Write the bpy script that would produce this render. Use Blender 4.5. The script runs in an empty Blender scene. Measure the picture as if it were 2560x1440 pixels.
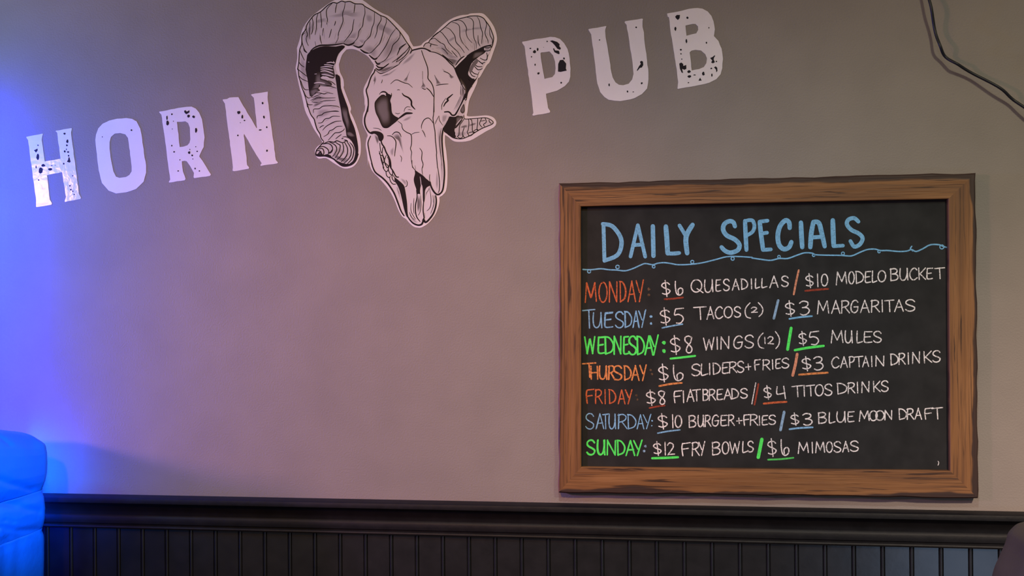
import bpy, bmesh, math, random
from mathutils import Vector, Matrix
from mathutils.geometry import tessellate_polygon

random.seed(7)
C = bpy.context.scene.collection
scn = bpy.context.scene

# ------------------------------------------------------------------ camera
F = 2600.0
YAW, PITCH, ROLL = map(math.radians, (-7.483, 0.238, -0.430))
EYE = Vector((0.0, -2.3, 1.5))
_cy, _sy, _cp, _sp = math.cos(YAW), math.sin(YAW), math.cos(PITCH), math.sin(PITCH)
FW = Vector((_sy * _cp, _cy * _cp, _sp))
_r0 = Vector((_cy, -_sy, 0)); _u0 = _r0.cross(FW)
RT = math.cos(ROLL) * _r0 + math.sin(ROLL) * _u0
UP = -math.sin(ROLL) * _r0 + math.cos(ROLL) * _u0
cam = bpy.data.cameras.new('camera'); cam.sensor_width = 36.0; cam.lens = F * 36.0 / 2560.0
cam.clip_start = 0.02
camo = bpy.data.objects.new('camera', cam); C.objects.link(camo)
camo.matrix_world = Matrix(((RT.x, UP.x, -FW.x, EYE.x), (RT.y, UP.y, -FW.y, EYE.y), (RT.z, UP.z, -FW.z, EYE.z), (0, 0, 0, 1)))
scn.camera = camo

def at(px, py, y=0.0):
    """the point of the vertical plane y that the photograph shows at a pixel"""
    d = RT * ((px - 1280) / F) - UP * ((py - 720) / F) + FW
    return EYE + d * ((y - EYE.y) / d.y)
def pix(p):
    d = p - EYE
    w = d.dot(FW)
    return 1280 + F * d.dot(RT) / w, 720 - F * d.dot(UP) / w

# ------------------------------------------------------------------ world, exposure, lights
scn.view_settings.view_transform = 'Standard'; scn.view_settings.look = 'None'
scn.view_settings.gamma = 1.0; scn.view_settings.use_curve_mapping = False
scn.view_settings.exposure = 0.0
wd = bpy.data.worlds.new('world'); scn.world = wd; wd.use_nodes = True
wd.node_tree.nodes['Background'].inputs[0].default_value = (1, 1, 1, 1)
wd.node_tree.nodes['Background'].inputs[1].default_value = 0.15

def light(name, kind, loc, energy, col, size=0.1, size_y=None, aim=None):
    l = bpy.data.lights.new(name, kind); l.energy = energy; l.color = col
    if kind == 'AREA':
        l.shape = 'RECTANGLE' if size_y else 'DISK'; l.size = size
        if size_y: l.size_y = size_y
    else:
        l.shadow_soft_size = size
    o = bpy.data.objects.new(name, l); C.objects.link(o); o.location = loc
    if aim is not None:
        o.rotation_euler = (Vector(aim) - Vector(loc)).to_track_quat('-Z', 'Y').to_euler()
    return o
def spot(name, loc, aim, energy, col, ang, soft):
    o = light(name, 'SPOT', loc, energy, col, soft, None, aim)
    o.data.spot_size = math.radians(ang); o.data.spot_blend = 1.0
    return o
# reddish lamp to the left, behind the viewer (its mirror image sits in the foot of the H)
light('red_lamp_light', 'POINT', (-2.97, -2.50, 1.99), 125, (1.0, 0.44, 0.35), 0.11)
spot('violet_fill_light', (-3.02, -2.50, 2.10), (-0.75, 0, 1.22), 180, (0.30, 0.18, 1.0), 34, 0.11)  # added fill beside the red lamp, tints the left part of the wall
# added spots behind the viewer, aimed and tinted to fit the wall's brightness
spot('front_fill_light', (-0.9, -3.4, 3.2), (-0.6, 0, 1.15), 320, (1.0, 0.45, 0.06), 30, 0.13)
spot('front_fill_light', (1.5, -3.4, 3.3), (0.95, 0, 0.95), 249, (1.0, 0.97, 0.66), 46, 0.15)
spot('front_fill_light', (1.5, -3.4, 3.3), (1.35, 0, 0.45), 600, (1.0, 0.66, 0.56), 36, 0.15)
# ceiling light, then an added overhead fill for the upper left wall
spot('ceiling_spot_light', (-0.1, -2.3, 3.4), (-0.1, 0, 0.35), 141, (0.82, 0.92, 1.0), 56, 0.1)
light('top_fill_light', 'POINT', (-0.95, -0.9, 3.0), 8, (1.0, 0.85, 0.0), 0.12)
# blue tube light in the corner left of the picture, close to the wall, and an added blue fill above the booth
light('blue_tube_light', 'AREA', at(-110, 760, -0.06), 11.5, (0, 0, 1), 0.02, 0.95, at(40, 760, -0.04))
light('blue_fill_light', 'POINT', (-1.95, -0.50, 1.75), 33, (0, 0.36, 1), 0.08)
spot('seat_fill_light', (-0.80, -1.00, 1.40), (-1.44, -0.13, 1.04), 120, (0, 0.24, 1), 23, 0.04)  # added narrow blue beam that brightens the visible side of the seat
light('blue_tube_light', 'AREA', at(40, 1190, -0.045), 1.5, (0, 0.05, 1), 0.02, 0.2, at(200, 1190, -0.03))  # added short light hidden behind the seat, puts blue into its shadow
# added unseen bluish light low on the right for the glossy beadboard to mirror
_p = at(2420, 1410, 0); _d = _p - EYE; _d.y = -_d.y
light('cool_glow_light', 'AREA', _p + _d * 0.85, 2.0, (0.45, 0.65, 1.0), 0.5, 0.35, _p)

# ------------------------------------------------------------------ helpers
def tag(o, label=None, cat=None, group=None, kind=None):
    if label: o['label'] = label
    if cat: o['category'] = cat
    if group: o['group'] = group
    if kind: o['kind'] = kind
    return o
def link(name, bm, mats, parent=None, smooth=False):
    me = bpy.data.meshes.new(name); bm.to_mesh(me); bm.free()
    for m in (mats if isinstance(mats, (list, tuple)) else [mats]): me.materials.append(m)
    if smooth:
        for p in me.polygons: p.use_smooth = True
        if smooth == 'edges': me.set_sharp_from_angle(angle=math.radians(38))
    o = bpy.data.objects.new(name, me); C.objects.link(o)
    if parent is not None:
        o.parent = parent; o.matrix_parent_inverse = parent.matrix_world.inverted()
    return o
def empty(name, loc):
    o = bpy.data.objects.new(name, None); C.objects.link(o)
    o.location = loc; o.empty_display_size = 0.05
    o.matrix_world = Matrix.Translation(loc)
    return o

def mat(name, col, rough=0.6, spec=0.5, var=0.0, vscale=20.0, bump=0.0, bscale=200.0, metal=0.0, dark=None, dscale=60.0, dlo=0.5, dhi=0.6):
    m = bpy.data.materials.new(name); m.use_nodes = True
    nt = m.node_tree; b = nt.nodes['Principled BSDF']
    b.inputs['Base Color'].default_value = (*col, 1); b.inputs['Roughness'].default_value = rough
    b.inputs['Specular IOR Level'].default_value = spec; b.inputs['Metallic'].default_value = metal
    tc = nt.nodes.new('ShaderNodeTexCoord')
    last = None
    if var:
        n = nt.nodes.new('ShaderNodeTexNoise'); n.inputs['Scale'].default_value = vscale; n.inputs['Detail'].default_value = 6
        nt.links.new(tc.outputs['Object'], n.inputs['Vector'])
        r = nt.nodes.new('ShaderNodeValToRGB')
        r.color_ramp.elements[0].position = 0.3; r.color_ramp.elements[1].position = 0.7
        r.color_ramp.elements[0].color = (*[c * (1 - var) for c in col], 1)
        r.color_ramp.elements[1].color = (*[min(1, c * (1 + var)) for c in col], 1)
        nt.links.new(n.outputs['Fac'], r.inputs['Fac']); last = r.outputs['Color']
    if dark is not None:
        n = nt.nodes.new('ShaderNodeTexNoise'); n.inputs['Scale'].default_value = dscale; n.inputs['Detail'].default_value = 4
        nt.links.new(tc.outputs['Object'], n.inputs['Vector'])
        r = nt.nodes.new('ShaderNodeMapRange'); r.inputs[1].default_value = dlo; r.inputs[2].default_value = dhi
        nt.links.new(n.outputs['Fac'], r.inputs[0])
        mx = nt.nodes.new('ShaderNodeMix'); mx.data_type = 'RGBA'
        nt.links.new(r.outputs[0], mx.inputs['Factor'])
        if last is not None: nt.links.new(last, mx.inputs['A'])
        else: mx.inputs['A'].default_value = (*col, 1)
        mx.inputs['B'].default_value = (*dark, 1); last = mx.outputs['Result']
    if last is not None: nt.links.new(last, b.inputs['Base Color'])
    if bump:
        n = nt.nodes.new('ShaderNodeTexNoise'); n.inputs['Scale'].default_value = bscale; n.inputs['Detail'].default_value = 3
        nt.links.new(tc.outputs['Object'], n.inputs['Vector'])
        bp = nt.nodes.new('ShaderNodeBump'); bp.inputs['Strength'].default_value = 1.0; bp.inputs['Distance'].default_value = bump
        nt.links.new(n.outputs['Fac'], bp.inputs['Height']); nt.links.new(bp.outputs['Normal'], b.inputs['Normal'])
    return m

def wood(name, edge, edge_noise, seed, tint=1.0):
    """rustic plank: UV x runs along the rail in metres, UV y from the inner to the outer edge"""
    m = bpy.data.materials.new(name); m.use_nodes = True
    nt = m.node_tree; N = nt.nodes; L = nt.links; b = N['Principled BSDF']
    b.inputs['Roughness'].default_value = 0.55; b.inputs['Specular IOR Level'].default_value = 0.3
    uv = N.new('ShaderNodeUVMap'); uv.uv_map = 'grain'
    def noise(sx, sy, off, detail=5, dist=0.0):
        mp = N.new('ShaderNodeMapping'); mp.inputs['Scale'].default_value = (sx, sy, 1); mp.inputs['Location'].default_value = (off + seed * 3.7, seed * 1.9, seed)
        L.new(uv.outputs['UV'], mp.inputs['Vector'])
        n = N.new('ShaderNodeTexNoise'); n.inputs['Scale'].default_value = 1; n.inputs['Detail'].default_value = detail; n.inputs['Distortion'].default_value = dist
        L.new(mp.outputs['Vector'], n.inputs['Vector']); return n.outputs['Fac']
    def math_(op, a, b_, c=None):
        n = N.new('ShaderNodeMath'); n.operation = op
        for i, v in enumerate((a, b_, c)):
            if v is None: continue
            if isinstance(v, (int, float)): n.inputs[i].default_value = v
            else: L.new(v, n.inputs[i])
        return n.outputs[0]
    def mix(fac, a, b_):
        n = N.new('ShaderNodeMix'); n.data_type = 'RGBA'; L.new(fac, n.inputs['Factor'])
        for k, v in (('A', a), ('B', b_)):
            if isinstance(v, tuple): n.inputs[k].default_value = (*v, 1)
            else: L.new(v, n.inputs[k])
        return n.outputs['Result']
    def ramp(v, lo, hi):
        n = N.new('ShaderNodeMapRange'); n.inputs[1].default_value = lo; n.inputs[2].default_value = hi
        L.new(v, n.inputs[0]); return n.outputs[0]
    base = N.new('ShaderNodeValToRGB'); L.new(noise(2.6, 38, 0, 6, 0.6), base.inputs['Fac'])
    e = base.color_ramp.elements
    e[0].position = 0.28; e[0].color = (0.125 * tint, 0.055 * tint, 0.024 * tint, 1)
    e[1].position = 0.72; e[1].color = (0.28 * tint, 0.128 * tint, 0.047 * tint, 1)
    k = e.new(0.5); k.color = (0.205 * tint, 0.088 * tint, 0.030 * tint, 1)
    col = base.outputs['Color']
    fine = ramp(noise(9, 230, 5, 3, 0.3), 0.57, 0.72)
    col = mix(math_('MULTIPLY', fine, 0.6), col, (0.06, 0.024, 0.012))
    crack = ramp(noise(5, 120, 11, 4, 0.5), 0.60, 0.66)
    col = mix(math_('MULTIPLY', crack, 0.85), col, (0.028, 0.012, 0.008))
    mp = N.new('ShaderNodeMapping'); mp.inputs['Scale'].default_value = (0.10, 1.0, 1); mp.inputs['Location'].default_value = (seed * 1.3, seed * 0.7, 0)
    L.new(uv.outputs['UV'], mp.inputs['Vector'])
    wv = N.new('ShaderNodeTexWave'); wv.wave_type = 'BANDS'; wv.bands_direction = 'Y'
    wv.inputs['Scale'].default_value = 38; wv.inputs['Distortion'].default_value = 5.0; wv.inputs['Detail'].default_value = 4.0; wv.inputs['Detail Scale'].default_value = 1.6
    L.new(mp.outputs['Vector'], wv.inputs['Vector'])
    rings = math_('MULTIPLY', ramp(wv.outputs['Fac'], 0.70, 0.97), ramp(noise(3.0, 20, 31, 3), 0.42, 0.62))
    col = mix(math_('MULTIPLY', rings, 0.72), col, (0.042, 0.018, 0.009))
    sep = N.new('ShaderNodeSeparateXYZ'); L.new(uv.outputs['UV'], sep.inputs[0])
    wob = math_('MULTIPLY', math_('SUBTRACT', noise(4.5, 3, 21, 4), 0.5), edge_noise)
    v = math_('ADD', sep.outputs[1], wob)
    ed = ramp(v, edge - 0.0035, edge)
    col = mix(math_('MULTIPLY', ed, 0.93), col, (0.030, 0.016, 0.014))
    L.new(col, b.inputs['Base Color'])
    bp = N.new('ShaderNodeBump'); bp.inputs['Distance'].default_value = 0.0012; bp.inputs['Strength'].default_value = 0.9
    L.new(noise(6, 160, 5, 3, 0.3), bp.inputs['Height']); L.new(bp.outputs['Normal'], b.inputs['Normal'])
    return m

# materials
def tone_mat(name, rough, spec):
    """print inks of the drawing: the tone of each printed patch is stored with its points"""
    m = bpy.data.materials.new(name); m.use_nodes = True
    b = m.node_tree.nodes['Principled BSDF']; b.inputs['Roughness'].default_value = rough; b.inputs['Specular IOR Level'].default_value = spec
    a = m.node_tree.nodes.new('ShaderNodeAttribute'); a.attribute_name = 'tone'
    m.node_tree.links.new(a.outputs['Color'], b.inputs['Base Color']); return m
M_tone = tone_mat('decal_print_tones', 0.4, 0.2)
M_wall = mat('taupe_wall_paint', (0.25, 0.212, 0.185), 0.62, 0.25, 0.05, 9, 0.0006, 260)
M_black = mat('black_painted_wood', (0.0075, 0.0070, 0.0075), 0.55, 0.20, 0.25, 30, 0.0007, 60)
M_bead = mat('black_painted_beadboard', (0.011, 0.0105, 0.0115), 0.28, 0.80, 0.25, 30, 0.00015, 60)
M_floor = mat('dark_floor', (0.05, 0.035, 0.025), 0.5, 0.4, 0.2, 8)
M_vinyl = mat('white_vinyl', (0.80, 0.725, 0.725), 0.09, 0.055, 0.03, 14, 0.0004, 60)
M_speck = mat('worn_speck', (0.016, 0.012, 0.015), 0.6, 0.15)
M_horn = mat('decal_horn', (0.565, 0.505, 0.498), 0.3, 0.3)
M_paper = mat('decal_white', (0.76, 0.69, 0.69), 0.24, 0.4, 0.02, 10)
BONE = (0.66, 0.592, 0.588)
M_bone = mat('decal_bone', BONE, 0.3, 0.3)
M_grey = mat('decal_grey_wash', (0.27, 0.235, 0.235), 0.3, 0.4, 0.3, 70)
M_pale = mat('decal_pale_wash', (0.50, 0.44, 0.44), 0.3, 0.4, 0.12, 50)
M_ink = mat('decal_black_ink', (0.012, 0.008, 0.010), 0.5, 0.12)
M_dark = mat('decal_dark_wash', (0.062, 0.052, 0.054), 0.5, 0.15, 0.35, 80)
M_slate = mat('blackboard', (0.0185, 0.0180, 0.0180), 0.75, 0.2, 0.25, 25)
def chalk(n, c, d=0.45, lo=0.50, hi=0.64): return mat(n, c, 0.9, 0.1, 0.12, 90, dark=tuple(x * d for x in c), dscale=330, dlo=lo, dhi=hi)
M_white = chalk('white_chalk', (0.76, 0.70, 0.685), 0.40)
M_blue = chalk('blue_chalk_paint', (0.19, 0.43, 0.66), 0.75)
M_sky = chalk('light_blue_chalk', (0.22, 0.43, 0.66), 0.6)
M_slateblue = chalk('pale_blue_chalk', (0.26, 0.40, 0.56), 0.6)
M_orange = chalk('red_orange_chalk', (0.56, 0.125, 0.050), 0.5)
M_tan = chalk('orange_chalk', (0.70, 0.25, 0.085), 0.5)
M_peach = chalk('peach_chalk', (0.66, 0.27, 0.16), 0.6)
M_red = chalk('dull_red_chalk', (0.30, 0.055, 0.032), 0.55)
M_green = chalk('bright_green_chalk', (0.10, 0.84, 0.13), 0.8)
M_dgreen = chalk('green_chalk', (0.09, 0.55, 0.11), 0.8)
M_dim = chalk('rubbed_chalk', (0.13, 0.075, 0.045), 0.5)
M_cord = mat('black_cable', (0.010, 0.009, 0.009), 0.45, 0.4)
M_pad = mat('blue_lit_padded_vinyl', (0.003, 0.22, 0.80), 0.42, 0.4, 0.05, 12, 0.0012, 35)  # the blue of the light is put into the cover's colour
M_chair = mat('dark_brown_upholstery', (0.075, 0.052, 0.036), 0.6, 0.3, 0.1, 20, 0.0006, 90)
M_leg = mat('dark_chair_frame', (0.02, 0.016, 0.014), 0.5, 0.4)

# ------------------------------------------------------------------ curve and polygon tools (pixel coordinates of the photograph)
def catmull(p, n=5, closed=False):
    if len(p) < 3: return list(p)
    out = []; N = len(p)
    for i in range(N if closed else N - 1):
        if closed: a, b, c, d = p[(i - 1) % N], p[i], p[(i + 1) % N], p[(i + 2) % N]
        else: a, b, c, d = p[max(i - 1, 0)], p[i], p[i + 1], p[min(i + 2, N - 1)]
        for k in range(n):
            t = k / n
            out.append(tuple(0.5 * (2 * b[j] + (c[j] - a[j]) * t + (2 * a[j] - 5 * b[j] + 4 * c[j] - d[j]) * t * t + (3 * b[j] - a[j] - 3 * c[j] + d[j]) * t ** 3) for j in (0, 1)))
    if not closed: out.append(tuple(p[-1]))
    return out
def poly(bm, loops, y, mi=0, back=None):
    """flat filled shape with holes in the plane y; with back given, a thin slab from y to back"""
    pts = []; off = []
    for l in loops:
        off.append(len(pts)); pts += [at(a, b, y) for a, b in l]
    vs = [bm.verts.new(p) for p in pts]
    for t in tessellate_polygon([[Vector((a, b, 0)) for a, b in l] for l in loops]):
        if len(set(t)) < 3: continue
        try: f = bm.faces.new([vs[i] for i in t])
        except ValueError: continue
        f.material_index = mi
        f.normal_update()
        if f.normal.y > 0: f.normal_flip()
    if back is not None:
        for l, o in zip(loops, off):
            bs = [bm.verts.new((pts[o + i].x, back, pts[o + i].z)) for i in range(len(l))]
            for i in range(len(l)):
                j = (i + 1) % len(l)
                try: bm.faces.new((vs[o + i], vs[o + j], bs[j], bs[i])).material_index = mi
                except ValueError: pass
def stroke(bm, p, w, y, mi=0, taper=0.0):
    """ribbon along a polyline, width w in pixels, rounded ends; taper>0 thins the ends"""
    q = [p[0]]
    for a in p[1:]:
        if math.hypot(a[0] - q[-1][0], a[1] - q[-1][1]) > 0.15: q.append(a)
    if len(q) < 2: q = [q[0], (q[0][0] + 0.3, q[0][1])]
    n = len(q); Lp = []; Rp = []
    dirs = [Vector((q[i + 1][0] - q[i][0], q[i + 1][1] - q[i][1])).normalized() for i in range(n - 1)]
    for i in range(n):
        d0 = dirs[max(i - 1, 0)]; d1 = dirs[min(i, n - 2)]
        t = d0 + d1
        t = t.normalized() if t.length > 0.3 else d1
        k = 1.0 / max(0.6, abs(t.dot(d1)))
        f = i / (n - 1)
        ww = w * 0.5 * k
        if taper: ww *= (1 - taper) + taper * math.sin(math.pi * min(max(f, 0.0), 1.0)) ** 0.6
        nx, ny = -t.y * ww, t.x * ww
        Lp.append((q[i][0] + nx, q[i][1] + ny)); Rp.append((q[i][0] - nx, q[i][1] - ny))
    lv = [bm.verts.new(at(*a, y)) for a in Lp]; rv = [bm.verts.new(at(*a, y)) for a in Rp]
    for i in range(n - 1):
        f = bm.faces.new((lv[i], lv[i + 1], rv[i + 1], rv[i])); f.material_index = mi
        f.normal_update()
        if f.normal.y > 0: f.normal_flip()
    if w * (1 - taper) > 1.6:
        for i, s, a in ((0, -1, dirs[0]), (n - 1, 1, dirs[-1])):
            r = math.hypot(Lp[i][0] - q[i][0], Lp[i][1] - q[i][1])
            base = math.atan2(a.y * s, a.x * s)
            arc = [bm.verts.new(at(q[i][0] + r * math.cos(base + b), q[i][1] + r * math.sin(base + b), y)) for b in (-1.57, -0.9, -0.3, 0.3, 0.9, 1.57)]
            f = bm.faces.new(arc); f.material_index = mi; f.normal_update()
            if f.normal.y > 0: f.normal_flip()
def blob(bm, x, y, rx, ry, yp, mi, n=9, rng=random):
    ph = rng.random() * 6.28
    poly(bm, [[(x + rx * math.cos(ph + k * 6.2832 / n) * rng.uniform(0.72, 1.15), y + ry * math.sin(ph + k * 6.2832 / n) * rng.uniform(0.72, 1.15)) for k in range(n)]], yp, mi)
def zoomer(x0, y0, s): return lambda pts: [(x0 + a / s, y0 + b / s) for a, b in pts]

# ------------------------------------------------------------------ the room
def box(bm, a, b):
    v = [bm.verts.new((x, y, z)) for x in (a[0], b[0]) for y in (a[1], b[1]) for z in (a[2], b[2])]
    for f in ((0, 1, 3, 2), (4, 6, 7, 5), (0, 4, 5, 1), (2, 3, 7, 6), (0, 2, 6, 4), (1, 5, 7, 3)): bm.faces.new([v[i] for i in f])
XL, XR = -3.2, 3.2
bm = bmesh.new(); box(bm, (XL, 0, 0), (XR, 0.12, 2.9))
tag(link('wall_back', bm, M_wall), 'plain taupe painted wall above the black chair rail', 'wall', kind='structure')
bm = bmesh.new(); box(bm, (XL, -4.2, -0.05), (XR, 0.12, 0.0))
tag(link('floor', bm, M_floor), 'dark floor below the black beadboard', 'floor', kind='structure')

# chair rail: profile (outward, height) swept along the wall
rail_top = at(1300, 1268, -0.036).z
prof = [(0.0, 0.004), (0.034, 0.004), (0.0385, 0.002), (0.040, -0.003), (0.0395, -0.0085), (0.036, -0.0115), (0.030, -0.0125), (0.028, -0.015),
        (0.024, -0.020), (0.0195, -0.027), (0.0165, -0.034), (0.0155, -0.040), (0.0185, -0.0425), (0.0200, -0.047), (0.0205, -0.054), (0.0195, -0.0595), (0.0165, -0.0615),
        (0.0160, -0.0640), (0.0195, -0.0655), (0.0205, -0.0685), (0.0190, -0.0715), (0.0120, -0.0735), (0.0, -0.0735)]
bm = bmesh.new(); rows = []
NX = 2
for k in range(NX + 1):
    x = XL + (XR - XL) * k / NX
    rows.append([bm.verts.new((x, -o, rail_top + h)) for o, h in prof])
for k in range(NX):
    for i in range(len(prof) - 1):
        bm.faces.new((rows[k][i], rows[k][i + 1], rows[k + 1][i + 1], rows[k + 1][i]))
for r in (rows[0], rows[-1]): bm.faces.new(r)
bmesh.ops.recalc_face_normals(bm, faces=bm.faces)
tag(link('trim_1', bm, M_black, None, 'edges'), 'black moulded chair rail along the wall', 'chair rail', kind='structure')

# beadboard wainscot with its cut grooves and beads
zt = rail_top - 0.066
x0 = at(173, 1420, -0.009).x; step = 0.0593
cell = [(0.0, -0.0090), (0.0, -0.0090), (0.0004, -0.0050), (0.0014, -0.0050), (0.0019, -0.0082), (0.0034, -0.0104), (0.0052, -0.0110), (0.0070, -0.0104), (0.0085, -0.0082), (0.0090, -0.0050), (0.0100, -0.0050), (0.0104, -0.0090)]
xs = []
k0 = math.ceil((XL + 0.02 - x0) / step); k1 = int((XR - 0.02 - x0) / step)
for k in range(k0, k1): xs += [(x0 + k * step + a, b) for a, b in cell[1:]]
xs = [(XL, -0.009)] + xs + [(XR, -0.009)]
bm = bmesh.new()
t = [bm.verts.new((x, y, zt)) for x, y in xs]; b_ = [bm.verts.new((x, y, 0.0)) for x, y in xs]
for i in range(len(xs) - 1): bm.faces.new((t[i], b_[i], b_[i + 1], t[i + 1]))
bmesh.ops.recalc_face_normals(bm, faces=bm.faces)
for f in bm.faces:
    f.normal_update()
    if f.normal.y > 0: f.normal_flip()
tag(link('trim_2', bm, M_bead, None, 'edges'), 'black beadboard wainscot below the chair rail', 'wainscot', kind='structure')

# ------------------------------------------------------------------ vinyl letters
VG = 'white distressed letters across the top of the wall'
def letter(ch, z, outer, holes, specks, shapes, label, subdiv=True):
    rng = random.Random(ord(ch))
    def rough(l):
        out = []
        for i in range(len(l)):
            a, b = l[i], l[(i + 1) % len(l)]
            n = max(1, int(math.hypot(b[0] - a[0], b[1] - a[1]) / 9))
            for k in range(n):
                t = k / n; j = 0.0 if k == 0 else 0.55
                out.append((a[0] + (b[0] - a[0]) * t + rng.uniform(-j, j), a[1] + (b[1] - a[1]) * t + rng.uniform(-j, j)))
        return out
    bm = bmesh.new()
    poly(bm, [rough(z(outer))] + [rough(z(h)) for h in holes], -0.0007, 0, 0.0)
    s = z([(1, 0)])[0][0] - z([(0, 0)])[0][0]
    for x, y, rx, ry in specks:
        c = z([(x, y)])[0]; blob(bm, c[0], c[1], rx * s, ry * s, -0.0010, 1, rng=rng)
    for p in shapes: poly(bm, [z(p)], -0.0010, 1)
    o = link('vinyl_letter', bm, [M_vinyl, M_speck])
    return tag(o, label, 'letter', VG)
zH = zoomer(40, 300, 6); zR = zoomer(380, 220, 5.76); zP = zoomer(1280, 60, 5.76); zB = zoomer(1600, 0, 5.76)
letter('H', zH, [(155, 252), (395, 205), (405, 212), (392, 250), (385, 300), (432, 622), (668, 580), (618, 190), (592, 168), (600, 160), (832, 122), (838, 132), (826, 185), (945, 1110), (975, 1165), (965, 1185), (735, 1228), (730, 1218), (750, 1150), (693, 790), (682, 783), (465, 828), (505, 1195), (540, 1250), (530, 1272), (305, 1305), (300, 1290), (302, 1210), (180, 300), (155, 265)], [],
       [(330, 378, 12, 10), (325, 555, 22, 48), (300, 705, 9, 25), (405, 680, 32, 25), (370, 755, 38, 46), (512, 738, 30, 22), (585, 680, 8, 6), (535, 685, 10, 8), (340, 900, 12, 10), (728, 205, 18, 15), (770, 320, 18, 30), (762, 380, 15, 14), (730, 470, 14, 20), (755, 440, 7, 12), (782, 480, 18, 14), (788, 535, 13, 14), (716, 655, 12, 16), (850, 838, 10, 9), (808, 987, 10, 12), (822, 1045, 14, 14), (852, 1068, 11, 9), (872, 1115, 11, 9)],
       [[(268, 455), (322, 428), (325, 455), (300, 490)], [(790, 555), (800, 560), (818, 630), (800, 640), (762, 625), (780, 600)]],
       'white distressed letter H with dark specks, glinting foot, first of HORN')
letter('O', zH, [(1190, 300), (1200, 220), (1235, 125), (1300, 55), (1400, 8), (1520, -20), (1650, -30), (1740, -18), (1810, 20), (1865, 130), (1885, 230), (1920, 500), (1952, 690), (1952, 790), (1915, 925), (1800, 1035), (1650, 1085), (1500, 1102), (1390, 1060), (1290, 945), (1240, 750), (1205, 450)],
       [[(1405, 330), (1425, 255), (1480, 205), (1560, 195), (1640, 215), (1680, 270), (1692, 350), (1735, 700), (1735, 770), (1700, 825), (1650, 855), (1550, 868), (1500, 850), (1460, 770), (1430, 620), (1403, 420)]],
       [(1732, 153, 14, 14), (1295, 255, 7, 10)], [], 'white letter O, almost free of specks, second of HORN')
letter('R', zR, [(105, 340), (430, 280), (570, 268), (630, 295), (680, 355), (720, 450), (740, 580), (758, 710), (745, 850), (690, 960), (680, 985), (760, 1100), (850, 1245), (835, 1265), (610, 1298), (598, 1285), (605, 1225), (550, 1125), (500, 1055), (470, 1048), (430, 1055), (445, 1200), (485, 1310), (470, 1328), (250, 1362), (242, 1350), (262, 1320), (230, 1080), (185, 720), (135, 385), (105, 352)],
       [[(360, 487), (480, 480), (520, 505), (545, 570), (552, 740), (540, 790), (510, 825), (450, 845), (400, 850), (385, 720)]],
       [(285, 378, 12, 14), (216, 430, 11, 38), (222, 503, 21, 34), (525, 402, 24, 22), (600, 415, 21, 20), (632, 610, 18, 32), (285, 830, 9, 14), (318, 918, 12, 12), (535, 930, 18, 22), (578, 970, 15, 15), (545, 885, 7, 8), (630, 845, 9, 7), (650, 912, 13, 10), (400, 1035, 9, 9), (376, 1195, 12, 10), (620, 1160, 11, 16), (682, 1195, 11, 10), (588, 1022, 7, 7), (308, 478, 5, 8), (293, 590, 5, 9)],
       [[(462, 330), (480, 318), (495, 338), (515, 335), (535, 318), (540, 350), (510, 368), (492, 378), (466, 352)]], 'white distressed letter R with a cluster of specks, third of HORN')
letter('N', zR, [(1020, 165), (1080, 158), (1115, 138), (1245, 132), (1290, 215), (1400, 400), (1505, 578), (1512, 570), (1465, 140), (1430, 105), (1428, 92), (1590, 65), (1668, 52), (1668, 90), (1665, 130), (1700, 420), (1785, 1040), (1815, 1072), (1805, 1085), (1565, 1122), (1562, 1105), (1580, 1085), (1500, 960), (1325, 660), (1322, 690), (1355, 950), (1370, 1110), (1400, 1145), (1392, 1162), (1180, 1198), (1160, 1190), (1165, 1140), (1140, 930), (1050, 225), (1020, 180)], [],
       [(1248, 352, 24, 24), (1300, 412, 14, 32), (1332, 468, 12, 11), (1272, 500, 7, 6), (1237, 683, 12, 13), (1592, 217, 13, 21), (1612, 418, 14, 22), (1652, 565, 11, 15), (1558, 603, 22, 10), (1655, 903, 16, 18)], [], 'white distressed letter N, last of HORN beside the ram skull')
letter('P', zP, [(148, 255), (350, 215), (550, 185), (620, 190), (690, 215), (750, 275), (800, 360), (830, 500), (843, 640), (840, 760), (820, 830), (760, 895), (650, 960), (560, 985), (490, 1005), (505, 1110), (520, 1210), (550, 1255), (545, 1275), (310, 1320), (292, 1310), (308, 1280), (285, 1060), (245, 780), (180, 320), (148, 275)],
       [[(410, 422), (420, 410), (540, 395), (590, 450), (620, 540), (628, 640), (618, 720), (580, 765), (468, 790), (440, 640)]],
       [(748, 498, 12, 18), (506, 250, 12, 11), (265, 352, 14, 10), (323, 398, 24, 22), (368, 365, 15, 22), (280, 472, 10, 12), (332, 585, 11, 18), (380, 710, 17, 18), (708, 845, 14, 14), (455, 335, 5, 4)],
       [[(545, 245), (580, 235), (650, 258), (685, 290), (680, 320), (705, 350), (690, 370), (655, 358), (610, 300), (580, 268)], [(590, 355), (605, 348), (620, 380), (675, 385), (685, 420), (678, 435), (650, 425), (610, 405)], [(665, 575), (690, 520), (735, 515), (760, 545), (780, 570), (775, 640), (788, 670), (700, 690), (662, 685)]],
       'white letter P with large black chips in its bowl, first of PUB')
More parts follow.
